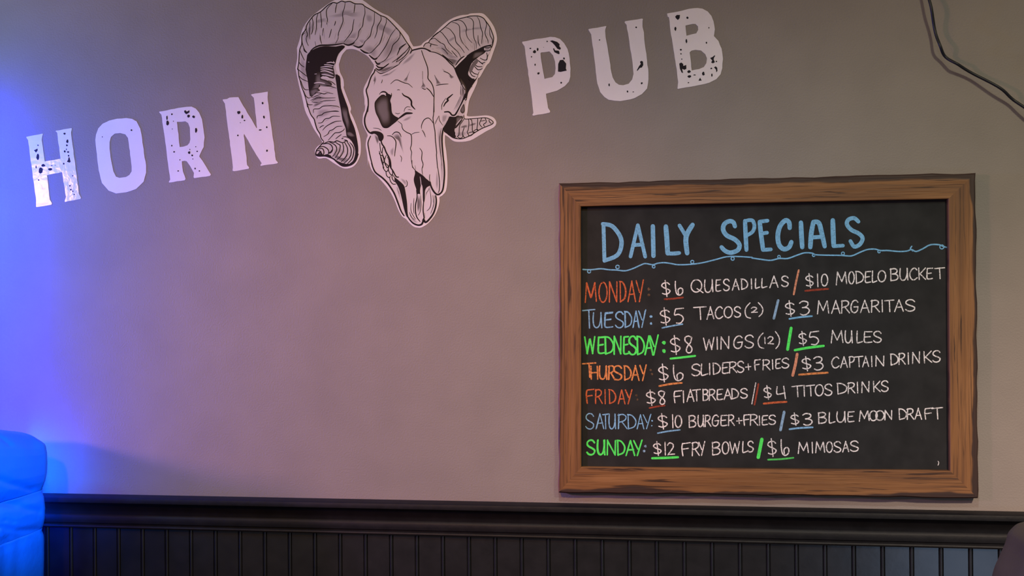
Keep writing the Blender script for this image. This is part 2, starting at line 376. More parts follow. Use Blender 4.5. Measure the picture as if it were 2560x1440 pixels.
letter('U', zP, [(1100, 82), (1108, 72), (1345, 30), (1360, 32), (1345, 75), (1342, 100), (1350, 200), (1400, 480), (1430, 690), (1450, 770), (1490, 840), (1540, 875), (1600, 882), (1680, 860), (1730, 800), (1750, 720), (1740, 600), (1690, 250), (1650, 12), (1624, -18), (1622, -30), (1632, -40), (1870, -78), (1886, -72), (1880, -40), (1880, 40), (1900, 120), (1905, 220), (1940, 480), (1965, 700), (1965, 800), (1945, 930), (1870, 1010), (1760, 1070), (1650, 1095), (1560, 1110), (1480, 1105), (1390, 1090), (1330, 1050), (1270, 980), (1230, 860), (1190, 530), (1140, 150)], [],
       [(1788, 47, 14, 13), (1260, 230, 8, 12), (1398, 878, 11, 24), (1868, 852, 13, 16), (1663, 972, 10, 18), (1745, 978, 14, 6)],
       [[(1842, 545), (1862, 530), (1885, 540), (1890, 590), (1870, 625), (1840, 632), (1805, 675), (1798, 665), (1830, 605), (1855, 575)]], 'white distressed letter U with one black chip, middle of PUB')
letter('B', zB, [(390, 195), (600, 155), (700, 128), (830, 115), (900, 125), (975, 165), (1030, 230), (1060, 310), (1078, 420), (1065, 520), (1130, 590), (1175, 700), (1195, 850), (1185, 980), (1160, 1070), (1100, 1140), (1000, 1190), (850, 1225), (545, 1280), (540, 1270), (550, 1180), (530, 1000), (500, 830), (440, 450), (418, 250), (398, 238)],
       [[(655, 368), (760, 345), (800, 345), (835, 380), (838, 430), (810, 480), (670, 515)], [(715, 755), (740, 730), (800, 718), (880, 728), (940, 780), (965, 840), (955, 910), (920, 965), (850, 995), (745, 1015)]],
       [(683, 256, 15, 16), (510, 412, 14, 34), (668, 590, 14, 32), (957, 615, 10, 15), (992, 400, 9, 11), (588, 716, 16, 13), (590, 775, 10, 10), (602, 850, 8, 9), (705, 1030, 28, 22), (710, 1100, 28, 22), (785, 1080, 20, 7), (912, 1062, 21, 30), (697, 1190, 12, 8), (1035, 1080, 11, 26), (1028, 985, 15, 11), (1100, 885, 10, 11)],
       [[(505, 240), (530, 215), (575, 215), (570, 260), (545, 288), (520, 265)], [(565, 915), (595, 900), (620, 920), (625, 950), (665, 935), (668, 990), (640, 1005), (605, 990), (620, 1050), (600, 1045), (575, 990)], [(1065, 970), (1090, 955), (1112, 975), (1115, 1020), (1098, 1042), (1095, 1005), (1080, 985)], [(1010, 835), (1045, 820), (1075, 795), (1082, 805), (1065, 830), (1060, 855), (1078, 895), (1050, 912), (1025, 900), (1040, 870)], [(865, 1118), (888, 1160), (842, 1162)]],
       'white letter B with many black chips along its base, last of PUB')

# ------------------------------------------------------------------ ram skull decal: white cut-out sheet with the printed horns and skull
z1 = zoomer(720, 0, 8); z2 = zoomer(720, 120, 8); z3 = zoomer(720, 260, 8); z4 = zoomer(880, 100, 8)
z5 = zoomer(880, 240, 8); z6 = zoomer(880, 400, 8); z7 = zoomer(1000, 20, 8); z8 = zoomer(1000, 180, 8)
root = empty('ram_skull_decal', at(1010, 300))
tag(root, 'large white decal of a curly horned ram skull between HORN and PUB', 'wall decal')
PRINT = [M_bone, M_ink, M_grey, M_pale, M_paper, M_dark, M_tone, M_horn]
COUNT = [0]
def lay():
    COUNT[0] += 1
    return -0.0008 - 3e-6 * COUNT[0]
outline = (z1([(700, 150), (800, 80), (900, 18), (1000, -15), (1150, -28), (1400, -18), (1500, 5), (1720, 165), (1900, 270), (2030, 330), (2200, 480), (2400, 700), (2440, 810), (2500, 918)])
    + z7([(255, 768), (330, 765), (420, 745), (470, 690), (640, 570), (800, 390), (1000, 230), (1200, 150), (1350, 132), (1400, 112), (1500, 104), (1640, 105), (1730, 165), (1830, 290), (1900, 420), (1940, 580), (1930, 700), (1880, 850), (1800, 1070), (1740, 1140), (1680, 1240), (1600, 1380)])
    + z8([(1560, 130), (1530, 250), (1400, 530), (1370, 640), (1350, 800), (1345, 880), (1500, 885), (1700, 868), (1800, 880), (1880, 920), (1925, 990), (1920, 1050), (1870, 1110), (1720, 1190), (1600, 1262), (1400, 1372), (1180, 1398), (1060, 1375), (960, 1295), (905, 1262)])
    + z5([(1862, 770), (1860, 940), (1885, 1100), (1900, 1250)]) + z6([(1908, 50), (1912, 250), (1905, 450), (1890, 570), (1865, 645), (1800, 715), (1750, 745), (1752, 820), (1722, 960), (1650, 1120), (1520, 1270), (1400, 1345), (1330, 1355), (1240, 1335), (1160, 1272), (1080, 1180), (1000, 1125), (920, 980), (850, 800), (740, 600), (560, 385), (420, 240), (360, 120), (325, 0)])
    + z5([(330, 1420), (300, 1140), (275, 1000), (290, 860), (315, 790), (285, 715), (235, 610), (212, 520), (225, 360), (258, 280), (262, 150)])
    + z4([(250, 1320), (250, 1180), (230, 1050), (245, 940), (330, 770), (440, 540), (390, 425), (300, 315), (130, 215), (10, 180)])
    + z1([(1180, 990), (1150, 1015), (1080, 1105), (1030, 1250)][::1])
    + z2([(1020, 340), (1040, 480), (1105, 620), (1120, 750), (1115, 800), (1190, 1000), (1262, 1200)])
    + z3([(1250, 160), (1305, 270), (1390, 490), (1445, 690), (1458, 900), (1435, 1060), (1350, 1215), (1230, 1283), (1090, 1280), (900, 1172), (760, 1082), (620, 1092), (555, 1030), (540, 930), (595, 845), (688, 772), (620, 655), (510, 485), (430, 315), (340, 125)])
    + z2([(280, 970), (220, 750), (160, 450), (155, 380), (185, 200), (180, 20)]) + z1([(180, 960), (230, 800), (300, 560), (440, 360), (600, 225)]))
bm = bmesh.new(); poly(bm, [catmull(outline, 3, True)], -0.0006, 0, 0.0)
link('backing', bm, M_paper, root)
YF, YG, YP, YK, YS, YW = -0.0008, -0.0010, -0.00105, -0.0012, -0.0014, -0.0016
HORN = (0.565, 0.505, 0.498); INK = (0.012, 0.009, 0.010)
def soft(bm, pts, edge, mid, top=0.35):
    """printed wash that blends from the edge tone to the inner tone"""
    lay_ = bm.verts.layers.float_color.get('tone'); y = lay()
    q = catmull(pts, 4, True); cx = sum(a for a, b in q) / len(q); cy = sum(b for a, b in q) / len(q)
    rings = []
    for s in (1.0, 0.88, 0.74, 0.58, 0.40, 0.2):
        t = min(1.0, (1 - s) / (1 - top)); t = t * t * (3 - 2 * t)
        c = [e + (m - e) * t for e, m in zip(edge, mid)]
        r = []
        for a, b in q:
            v = bm.verts.new(at(cx + (a - cx) * s, cy + (b - cy) * s, y)); v[lay_] = (*c, 1.0); r.append(v)
        rings.append(r)
    n = len(q); fs = []
    for r0, r1 in zip(rings, rings[1:]):
        for i in range(n): fs.append(bm.faces.new((r0[i], r0[(i + 1) % n], r1[(i + 1) % n], r1[i])))
    fs.append(bm.faces.new(rings[-1]))
    for f in fs:
        f.material_index = 6; f.normal_update()
        if f.normal.y > 0: f.normal_flip()
def print_mesh():
    bm = bmesh.new(); bm.verts.layers.float_color.new('tone'); return bm
GREY = (0.15, 0.128, 0.128); PALE = (0.36, 0.315, 0.315)
def hatch(bm, z, *ls, n=2, gap=3.2, w=1.0, mi=2, seed=1):
    rng = random.Random(seed); y = lay()
    for l in ls:
        p = catmull(z(l), 5)
        for k in range(n):
            for side in (-1, 1):
                d = side * gap * (k + 0.7) + rng.uniform(-0.6, 0.6); a = rng.uniform(0, 0.55); e = a + rng.uniform(0.25, 0.45)
                q = p[int(a * len(p)):max(int(a * len(p)) + 2, int(e * len(p)))]
                if len(q) < 2: continue
                o = []
                for i in range(len(q)):
                    u, v = q[max(i - 1, 0)], q[min(i + 1, len(q) - 1)]; L_ = math.hypot(v[0] - u[0], v[1] - u[1]) or 1
                    o.append((q[i][0] - (v[1] - u[1]) / L_ * d, q[i][1] + (v[0] - u[0]) / L_ * d))
                stroke(bm, o, w, y, mi, 0.8)
def fill(bm, pts, mi, y=None, sm=3): poly(bm, [catmull(pts, sm, True)], lay(), mi)
def lines(bm, z, w, *ls, mi=1, y=None, taper=0.55):
    y = lay()
    for l in ls: stroke(bm, catmull(z(l), 4), w * 1.0, y, mi, taper)

# --- the big horn that curls forward
bm = print_mesh()
hornL = (z1([(2480, 1000), (2430, 920), (2370, 840), (2260, 670), (2150, 540), (1970, 360), (1850, 310), (1730, 235), (1540, 130), (1480, 82), (1340, 75), (1240, 30), (1140, 40), (1070, 22), (980, 65), (900, 50), (780, 118), (650, 238), (540, 290), (470, 360), (380, 490), (355, 590), (280, 700), (275, 880), (232, 1000), (215, 1250), (192, 1380)])
    + z2([(205, 430), (215, 560), (245, 660), (270, 770), (320, 900), (365, 1050), (390, 1180)]) + z3([(450, 210), (520, 300), (540, 370), (580, 500), (640, 600), (660, 680), (712, 745), (660, 820), (600, 885), (565, 940), (560, 1015), (620, 1042), (750, 1042), (900, 1095), (980, 1165), (1100, 1242), (1250, 1222), (1350, 1140), (1402, 1000), (1405, 850), (1370, 650), (1330, 480), (1250, 280), (1200, 130)])
    + z2([(1195, 1180), (1120, 980), (1060, 800), (1045, 640), (975, 490), (945, 360), (975, 200), (1060, 55)]) + z1([(1090, 960), (1150, 900), (1210, 905), (1300, 905), (1400, 945), (1480, 985), (1540, 1050), (1640, 1090), (1720, 1185), (1760, 1240), (1790, 1340)])
    + z4([(470, 580), (500, 640), (580, 670), (700, 640), (800, 580), (940, 490), (1000, 420), (1100, 320)]))
fill(bm, hornL, 7, YF)
soft(bm, z1([(770, 330), (850, 300), (1000, 260), (1060, 190), (1300, 190), (1330, 240), (1470, 230), (1480, 330), (1330, 350), (1150, 300), (1040, 350), (860, 360)]), HORN, PALE)
soft(bm, z1([(1560, 280), (1680, 300), (1700, 420), (1620, 460), (1560, 400)]), HORN, PALE)
soft(bm, z1([(520, 440), (600, 380), (770, 350), (760, 430), (600, 470)]), HORN, PALE)
soft(bm, z1([(1130, 840), (1280, 650), (1400, 620), (1380, 740), (1280, 860), (1190, 890)]), HORN, PALE)
soft(bm, z1([(1320, 900), (1430, 780), (1560, 790), (1480, 900), (1400, 930)]), HORN, PALE)
soft(bm, z1([(1500, 1000), (1560, 930), (1660, 1040), (1590, 1060)]), HORN, GREY)
soft(bm, z1([(1940, 600), (2040, 640), (2100, 700), (2060, 720), (1930, 650)]), HORN, PALE)
soft(bm, z1([(1800, 1250), (1960, 1170), (2130, 950), (2170, 1090), (2080, 1180), (1900, 1290)]), HORN, PALE)
soft(bm, z4([(470, 590), (560, 590), (700, 540), (900, 500), (800, 580), (680, 640), (560, 660)]), HORN, GREY)
soft(bm, z1([(640, 900), (900, 830), (1130, 780), (1300, 760), (1450, 830), (1500, 920), (1380, 945), (1100, 880), (850, 900)]), HORN, PALE)
soft(bm, z1([(1480, 960), (1620, 880), (1800, 1000), (1760, 1180), (1640, 1080)]), HORN, PALE)
soft(bm, z1([(1880, 900), (2050, 760), (2230, 720), (2330, 860), (2200, 1060), (2000, 1180), (1850, 1200)]), HORN, PALE)
soft(bm, z1([(1700, 480), (1800, 420), (1900, 480), (2060, 560), (2160, 640), (2080, 760), (1900, 640), (1780, 600)]), HORN, PALE)
soft(bm, z1([(300, 700), (380, 560), (470, 430), (560, 420), (480, 600), (420, 800), (330, 900)]), HORN, PALE)
soft(bm, z2([(250, 150), (330, 200), (370, 420), (390, 700), (330, 760), (260, 560), (230, 330)]), HORN, PALE)
soft(bm, z2([(520, 900), (700, 920), (760, 1000), (640, 1100), (520, 1180), (470, 1050)]), HORN, PALE)
soft(bm, z3([(600, 100), (800, 80), (900, 160), (760, 260), (600, 300), (560, 200)]), HORN, PALE)
# black hollow inside the curl, then its grey wash and white ribs
fill(bm, z1([(395, 1080), (480, 1005), (640, 935), (800, 925), (960, 930), (1080, 905), (1140, 935), (1080, 1000), (1010, 1080), (965, 1200), (940, 1290)]) + z2([(900, 260), (940, 300), (900, 400), (930, 500), (930, 590), (830, 600), (700, 560), (640, 620), (700, 690), (600, 700), (650, 760), (560, 830), (470, 930), (440, 970), (415, 830), (390, 620), (350, 430), (375, 200)]), 1, YP, 2)
soft(bm, z2([(560, 500), (640, 480), (650, 600), (760, 640), (870, 700), (850, 760), (640, 740), (600, 830), (470, 960), (430, 900), (520, 720), (540, 600)]), INK, GREY)
soft(bm, z2([(640, 380), (760, 362), (900, 380), (925, 590), (840, 600), (700, 560), (650, 500)]), INK, GREY)
lines(bm, z2, 2.2, [(770, 300), (860, 285), (935, 305)], [(720, 335), (820, 338), (910, 355)], [(650, 385), (780, 372), (890, 385)], [(650, 425), (770, 418), (905, 450)], [(650, 468), (760, 458), (910, 520)], [(670, 528), (780, 540), (915, 578)], [(680, 582), (760, 578), (840, 612)], [(520, 705), (620, 690), (740, 712)], [(530, 522), (575, 516)], [(400, 280), (425, 282)], mi=4)
lines(bm, z2, 1.8, [(650, 445), (760, 440), (900, 485)], [(650, 495), (760, 490), (905, 550)], [(660, 400), (780, 395), (900, 420)])
# dark outer flank of the hanging coil
fill(bm, z2([(945, 530), (1030, 560), (1050, 660), (1060, 800), (1120, 980), (1195, 1180)]) + z3([(1210, 130), (1250, 280), (1330, 480), (1370, 650), (1402, 850), (1400, 1000), (1350, 1140), (1270, 1200), (1200, 1215), (1290, 1150), (1330, 1060), (1345, 940), (1310, 810), (1240, 700), (1170, 640), (1150, 480), (1090, 330), (1060, 130)]) + z2([(1010, 1000), (980, 820), (965, 700)]), 1, YP, 2)
soft(bm, z3([(1100, 60), (1180, 100), (1200, 220), (1240, 420), (1200, 540), (1160, 420), (1110, 280), (1070, 120)]), INK, GREY)
soft(bm, z3([(1175, 560), (1260, 560), (1340, 640), (1270, 660), (1180, 620)]), INK, GREY)
# ridges across the horn
lines(bm, z1, 2.0, [(2430, 920), (2380, 1000), (2250, 1130), (2200, 1180), (2160, 1250)], [(2360, 870), (2240, 950), (2220, 1020), (2180, 1110)], [(2150, 560), (2220, 620), (2242, 700), (2200, 800), (2100, 900), (2060, 1020), (1970, 1170), (1880, 1240), (1800, 1262)],
      [(2150, 580), (2060, 700), (2000, 830), (1950, 930), (1870, 1050), (1800, 1140), (1740, 1172)], [(1960, 370), (1965, 450), (1920, 570), (1890, 700), (1840, 850), (1780, 930), (1660, 1050), (1580, 1062)], [(1850, 310), (1860, 400), (1790, 530), (1775, 650), (1730, 770)],
      [(1730, 240), (1722, 440), (1680, 560), (1640, 720), (1540, 830), (1500, 900), (1400, 940)], [(1530, 140), (1540, 260), (1510, 380), (1490, 520), (1420, 620), (1390, 760), (1290, 870)], [(1340, 80), (1330, 160), (1318, 260)], [(1322, 380), (1300, 500), (1280, 620), (1200, 740), (1120, 840)],
      [(1140, 45), (1130, 150), (1092, 270), (1100, 420), (1060, 540), (1010, 660), (1000, 770), (950, 870)], [(980, 70), (955, 170), (948, 260)], [(950, 420), (945, 460), (925, 515)], [(900, 50), (780, 180), (770, 300), (790, 400), (770, 490)], [(870, 580), (850, 660), (820, 760)], [(650, 240), (660, 350), (672, 470), (665, 560)],
      [(710, 560), (700, 620), (690, 710)], [(600, 270), (572, 370), (570, 540), (540, 700)], [(480, 350), (500, 450), (490, 620), (460, 690)], [(440, 430), (430, 560), (435, 790)], [(380, 490), (365, 600), (390, 690), (365, 760), (375, 840), (410, 920)], [(345, 650), (280, 720), (285, 860), (330, 990), (380, 1050)], [(640, 700), (650, 790), (672, 880)], [(540, 830), (560, 930)], [(2080, 1250), (2180, 1180), (2290, 1090), (2350, 1040)])
hatch(bm, z1, [(2380, 1000), (2250, 1130), (2160, 1250)], [(2242, 700), (2100, 900), (1970, 1170)], [(2060, 700), (1950, 930), (1800, 1140)], [(1920, 570), (1840, 850), (1660, 1050)], [(1720, 440), (1640, 720), (1500, 900)], [(1510, 380), (1420, 620), (1290, 870)], [(1300, 500), (1200, 740), (1120, 840)], [(1100, 420), (1010, 660), (950, 870)], [(790, 400), (770, 490), (820, 760)], [(670, 470), (680, 700), (672, 880)], [(570, 370), (570, 540), (540, 700)], [(490, 450), (490, 620), (460, 690)], [(390, 490), (375, 690), (410, 920)], n=2, gap=3.0, w=0.9)
hatch(bm, z2, [(540, 905), (640, 900), (790, 895), (905, 917)], [(600, 985), (700, 1000), (950, 998)], [(600, 1092), (720, 1060), (950, 1045)], [(620, 1215), (850, 1155), (1030, 1192)], [(640, 760), (860, 770), (970, 805)], n=2, gap=2.6, w=0.9)
hatch(bm, z3, [(680, 370), (830, 282), (1040, 250)], [(760, 450), (880, 380), (1070, 338)], [(800, 600), (900, 510), (1090, 442)], [(880, 640), (1020, 570), (1132, 490)], n=1, gap=3.0, w=0.9)
lines(bm, z1, 4.2, [(440, 1030), (520, 960), (640, 910), (800, 905), (960, 892), (1130, 862)], [(1110, 872), (1200, 902), (1290, 875), (1330, 840)], [(1300, 905), (1400, 945), (1460, 935), (1510, 890)], [(1440, 980), (1530, 1045), (1620, 1066)], [(1615, 1095), (1720, 1182), (1790, 1160)], [(1735, 1210), (1790, 1280), (1850, 1270)], taper=0.8)
lines(bm, z4, 3.4, [(470, 560), (540, 600), (640, 545), (740, 470)], [(470, 600), (560, 672), (700, 640), (800, 580), (870, 530), (940, 490)], [(460, 620), (540, 690), (640, 690)], [(480, 500), (540, 550), (640, 548)])
lines(bm, z4, 2.2, [(940, 490), (960, 450), (1040, 380), (1130, 310), (1200, 225)], [(890, 440), (1000, 370), (1100, 270), (1150, 160), (1110, 70)], [(1085, 70), (960, 180), (900, 310)])
lines(bm, z2, 2.0, [(310, 0), (330, 60), (385, 98)], [(240, 50), (280, 150), (330, 250)], [(220, 280), (260, 340), (330, 385)], [(205, 430), (290, 500), (390, 575)], [(215, 550), (280, 620), (400, 672)], [(255, 650), (300, 780), (345, 832), (415, 835)], [(310, 850), (350, 950), (400, 998), (445, 995)], [(370, 1050), (400, 1130), (495, 1135)],
      [(450, 1000), (540, 905), (640, 900), (720, 920), (790, 895), (905, 917)], [(450, 1050), (600, 985), (700, 1000), (950, 998)], [(470, 1075), (600, 1092), (720, 1060), (950, 1045)], [(510, 1300), (515, 1225), (620, 1215), (700, 1165), (850, 1155), (980, 1165), (1030, 1192)], [(575, 1400), (600, 1355), (680, 1335), (720, 1300), (830, 1272), (950, 1258), (1022, 1270)], [(800, 650), (880, 682), (950, 740)], [(640, 750), (760, 760), (860, 770), (970, 805)])
lines(bm, z2, 1.5, [(470, 1000), (560, 960), (680, 910)], [(480, 1060), (580, 1010), (660, 1000)], [(520, 1130), (620, 1100), (740, 1070)], [(500, 1180), (560, 1140), (640, 1120)], [(450, 960), (520, 930), (590, 880)], mi=1)
soft(bm, z2([(430, 860), (560, 800), (640, 850), (560, 890), (470, 980)]), INK, GREY)
soft(bm, z2([(500, 1130), (600, 1095), (740, 1065), (640, 1130), (500, 1190)]), HORN, GREY)
lines(bm, z3, 2.1, [(600, 380), (680, 370), (740, 300), (830, 282), (900, 245), (1040, 250)], [(690, 530), (760, 450), (880, 380), (960, 348), (1070, 338)], [(630, 480), (670, 445), (720, 430)], [(710, 655), (800, 600), (830, 540), (900, 510), (980, 452), (1090, 442)], [(800, 730), (880, 640), (940, 580), (1020, 570), (1100, 532), (1132, 490)], [(950, 700), (1010, 650), (1070, 608)], [(580, 290), (590, 240), (680, 215), (720, 180), (850, 150), (1020, 150)])
# the tip that turns out again
fill(bm, z3([(560, 1000), (640, 1000), (720, 1020), (790, 1000), (900, 1060), (960, 1120), (1060, 1170), (1180, 1200), (1290, 1190), (1230, 1225), (1100, 1240), (980, 1162), (900, 1092), (750, 1040), (620, 1040)]), 1, YK, 2)
soft(bm, z3([(860, 1040), (960, 1000), (1040, 1060), (1160, 1080), (1240, 1090), (1180, 1190), (1060, 1160), (960, 1110)]), HORN, GREY)
lines(bm, z3, 2.6, [(710, 795), (820, 752), (920, 765), (980, 735), (1090, 775), (1160, 735)], [(610, 900), (680, 890), (710, 925), (718, 980), (700, 1030)], [(620, 870), (700, 850), (780, 890), (812, 940), (805, 1000)], [(700, 800), (800, 790), (870, 830), (892, 910), (860, 970), (815, 990)], [(830, 762), (910, 800), (962, 850), (972, 920), (940, 990), (890, 1050)], [(930, 752), (1000, 800), (1042, 830), (1030, 930), (990, 1010), (945, 1075)], [(1090, 780), (1112, 880), (1090, 980), (1040, 1060), (975, 1115)], [(1130, 765), (1180, 860), (1192, 950), (1160, 1050), (1065, 1155)], [(1180, 755), (1250, 870), (1262, 980), (1220, 1090), (1110, 1195)], [(1235, 760), (1310, 870), (1312, 980), (1275, 1100), (1180, 1205)], [(580, 940), (610, 930), (660, 960), (650, 1010)], taper=0.35)
hatch(bm, z3, [(962, 850), (940, 990), (890, 1050)], [(1042, 830), (990, 1010), (945, 1075)], [(1112, 880), (1040, 1060), (975, 1115)], [(1192, 950), (1065, 1155)], [(1262, 980), (1110, 1195)], [(870, 830), (860, 970)], n=2, gap=2.4, w=0.9, mi=5)
lines(bm, z3, 4.0, [(1080, 690), (1140, 715), (1190, 745)], [(600, 1020), (640, 970), (690, 1020)], [(810, 985), (860, 960), (885, 915)], taper=0.4)
lines(bm, z3, 2.0, [(1085, 665), (1150, 655), (1230, 690), (1300, 770)])
lines(bm, z3, 3.0, [(1090, 710), (1160, 700), (1230, 740), (1290, 800)], mi=4, y=YW)
stroke(bm, catmull(hornL[0:27] + hornL[27:34], 3), 2.4, lay(), 1, 0.2)
stroke(bm, catmull(z3([(390, 20), (450, 200), (520, 300), (540, 370), (580, 500), (640, 600), (660, 680), (712, 748)]), 4), 2.8, lay(), 1, 0.3)
stroke(bm, catmull(z3([(712, 765), (600, 885), (565, 940), (558, 1015), (620, 1042), (750, 1042), (900, 1095), (980, 1165), (1100, 1242), (1250, 1222), (1350, 1140), (1402, 1000)]), 4), 3.0, lay(), 1, 0.2)
link('horn', bm, PRINT, root)

# --- the far horn with its small tip
bm = print_mesh()
hornR = z7([(470, 800), (480, 770), (510, 710), (570, 690), (600, 640), (680, 560), (780, 480), (900, 380), (1000, 290), (1080, 250), (1200, 212), (1340, 178), (1420, 160), (1560, 160), (1660, 198), (1720, 270), (1790, 370), (1845, 500), (1872, 600), (1860, 700), (1830, 790), (1795, 900), (1755, 970), (1745, 1030), (1685, 1120), (1645, 1210), (1580, 1290), (1555, 1380)]) + z8([(1490, 150), (1440, 290), (1360, 410), (1335, 540), (1300, 690), (1290, 820), (1292, 930), (1420, 925), (1560, 915), (1700, 905), (1800, 935), (1865, 1000), (1845, 1045), (1750, 1082), (1650, 1125), (1560, 1175), (1480, 1225), (1400, 1275), (1250, 1335), (1150, 1338), (1050, 1312), (960, 1242), (880, 1195), (850, 1080), (800, 900), (900, 500), (900, 100)]) + z4([(1800, 400), (1500, 240)])
fill(bm, hornR, 7, YF)
soft(bm, z7([(1200, 440), (1320, 410), (1460, 420), (1480, 380), (1700, 370), (1700, 420), (1480, 430), (1340, 460), (1210, 500)]), HORN, PALE)
soft(bm, z7([(960, 640), (1090, 560), (1120, 600), (980, 690)]), HORN, PALE)
soft(bm, z7([(760, 720), (880, 740), (960, 860), (1060, 960), (1180, 1020), (1100, 1120), (960, 1000), (820, 880)]), HORN, PALE)
soft(bm, z7([(920, 980), (1000, 1000), (1080, 1010), (1190, 1060), (1080, 1180), (1000, 1080)]), HORN, GREY)
# black hollow
fill(bm, [(1229, 116), (1220, 113), (1208, 116), (1198, 121), (1188, 126), (1178, 131), (1166, 140), (1153, 153), (1138, 168), (1134, 180), (1140, 200), (1150, 225), (1158, 248), (1166, 250), (1170, 232), (1178, 218), (1185, 207), (1192, 196), (1198, 180), (1208, 160), (1217, 147), (1222, 135)], 1)
soft(bm, z7([(1480, 900), (1600, 870), (1680, 880), (1600, 960), (1520, 1000), (1450, 1010)]), INK, GREY)
soft(bm, z8([(1200, 130), (1240, 160), (1310, 270), (1330, 400), (1260, 560), (1230, 620), (1235, 420), (1230, 260)]), INK, GREY)
soft(bm, z8([(1280, 640), (1295, 780), (1250, 830), (1205, 780), (1235, 700)]), INK, GREY)
lines(bm, z7, 1.9, [(570, 690), (640, 725), (760, 750)], [(600, 640), (680, 605), (740, 640), (800, 690), (880, 730), (915, 800), (960, 855), (1050, 925)], [(650, 570), (770, 480), (830, 490), (890, 560), (950, 640), (970, 690), (1050, 780), (1130, 850), (1190, 930), (1220, 1000)],
      [(910, 390), (990, 420), (1060, 500), (1100, 570), (1120, 680), (1200, 770), (1260, 850), (1290, 900)], [(1040, 290), (1110, 300), (1180, 350), (1195, 450), (1200, 570), (1250, 690), (1340, 800), (1380, 850)], [(1080, 255), (1190, 245), (1270, 290), (1330, 400), (1322, 480), (1350, 590), (1440, 700)], [(1340, 185), (1420, 210), (1470, 290), (1465, 450), (1480, 600), (1520, 700), (1522, 820)],
      [(1540, 170), (1590, 260), (1610, 380), (1650, 500), (1640, 620), (1630, 720)], [(1700, 250), (1732, 330), (1700, 500), (1750, 630), (1765, 710)], [(1560, 540), (1565, 680), (1605, 770)], [(1790, 400), (1800, 540), (1850, 640), (1840, 720)], [(1030, 850), (1100, 930), (1150, 985)], [(830, 800), (900, 850), (960, 930)], [(1480, 690), (1495, 850)], [(600, 760), (620, 730), (605, 790)])
hatch(bm, z7, [(1050, 780), (1130, 850), (1220, 1000)], [(1120, 680), (1200, 770), (1290, 900)], [(1200, 570), (1340, 800), (1380, 850)], [(1350, 590), (1440, 700), (1480, 850)], [(880, 730), (960, 855), (1150, 985)], [(1480, 600), (1520, 700), (1522, 820)], [(1650, 500), (1640, 620), (1600, 760)], [(1700, 500), (1750, 630), (1765, 710)], [(700, 640), (800, 690), (960, 900)], [(640, 800), (760, 830), (880, 900)], n=2, gap=2.8, w=0.9)
lines(bm, z7, 3.2, [(1110, 1150), (1170, 1060), (1230, 1000), (1290, 960)], [(470, 805), (560, 840), (620, 870)], [(840, 930), (960, 1030), (1060, 1120)], taper=0.6)
lines(bm, z7, 2.4, [(1095, 1195), (1200, 1080), (1330, 960)], mi=4, y=YW)
# pale ribs on the dark inner wall, with black gaps
fill(bm, z7([(1730, 860), (1790, 850), (1790, 890), (1750, 960), (1740, 1030), (1640, 1210), (1570, 1290), (1540, 1380), (1490, 1430), (1430, 1400), (1370, 1340), (1370, 1270), (1430, 1110), (1500, 1040), (1600, 960), (1680, 910)]), 0)
soft(bm, z7([(1690, 790), (1810, 770), (1800, 830), (1740, 860), (1690, 850)]), HORN, PALE)
lines(bm, z7, 2.2, [(1690, 765), (1760, 752), (1840, 735)], [(1690, 790), (1760, 795), (1815, 782)], [(1670, 850), (1740, 860), (1790, 850)], [(1730, 890), (1745, 950), (1735, 1030), (1680, 1040), (1600, 1000)], [(1570, 1060), (1640, 1105), (1700, 1080)], [(1450, 1080), (1540, 1165), (1650, 1175)], [(1470, 1140), (1560, 1235), (1650, 1210)], [(1400, 1210), (1470, 1300), (1560, 1330)], [(1380, 1250), (1440, 1350), (1510, 1375)], [(1520, 1020), (1600, 1080), (1660, 1130)], taper=0.4)
lines(bm, z8, 2.4, [(1350, 50), (1420, 130), (1490, 140)], [(1350, 130), (1430, 210), (1490, 195)], [(1340, 90), (1400, 170), (1480, 180)], [(1380, 240), (1440, 300)], taper=0.4)
soft(bm, z7([(1380, 1240), (1450, 1100), (1540, 1020), (1560, 1080), (1480, 1180), (1420, 1300)]), GREY, GREY)
# tip
fill(bm, z8([(880, 1190), (870, 1110), (905, 1050), (960, 950), (990, 890), (1060, 895), (1180, 870), (1230, 920), (1180, 1020), (1110, 1100), (1090, 1180), (1130, 1290), (1050, 1300), (950, 1235)]), 1, YP, 2)
soft(bm, z8([(1130, 900), (1230, 880), (1260, 920), (1180, 1040), (1100, 1130), (1120, 1000)]), INK, GREY)
soft(bm, z8([(1215, 1085), (1340, 1050), (1360, 1105), (1210, 1125)]), HORN, GREY)
soft(bm, z8([(1370, 1060), (1470, 1015), (1540, 1020), (1500, 1060), (1380, 1090)]), HORN, GREY)
soft(bm, z8([(1130, 1200), (1330, 1190), (1330, 1260), (1180, 1300), (1110, 1270)]), HORN, PALE)
lines(bm, z8, 2.0, [(1275, 870), (1285, 930), (1330, 940), (1420, 935), (1560, 925), (1700, 915), (1800, 945), (1862, 1000), (1840, 1042), (1750, 1082), (1650, 1122), (1560, 1172), (1480, 1222), (1400, 1272), (1250, 1332), (1150, 1335), (1050, 1310), (960, 1240), (885, 1192)], taper=0.1)
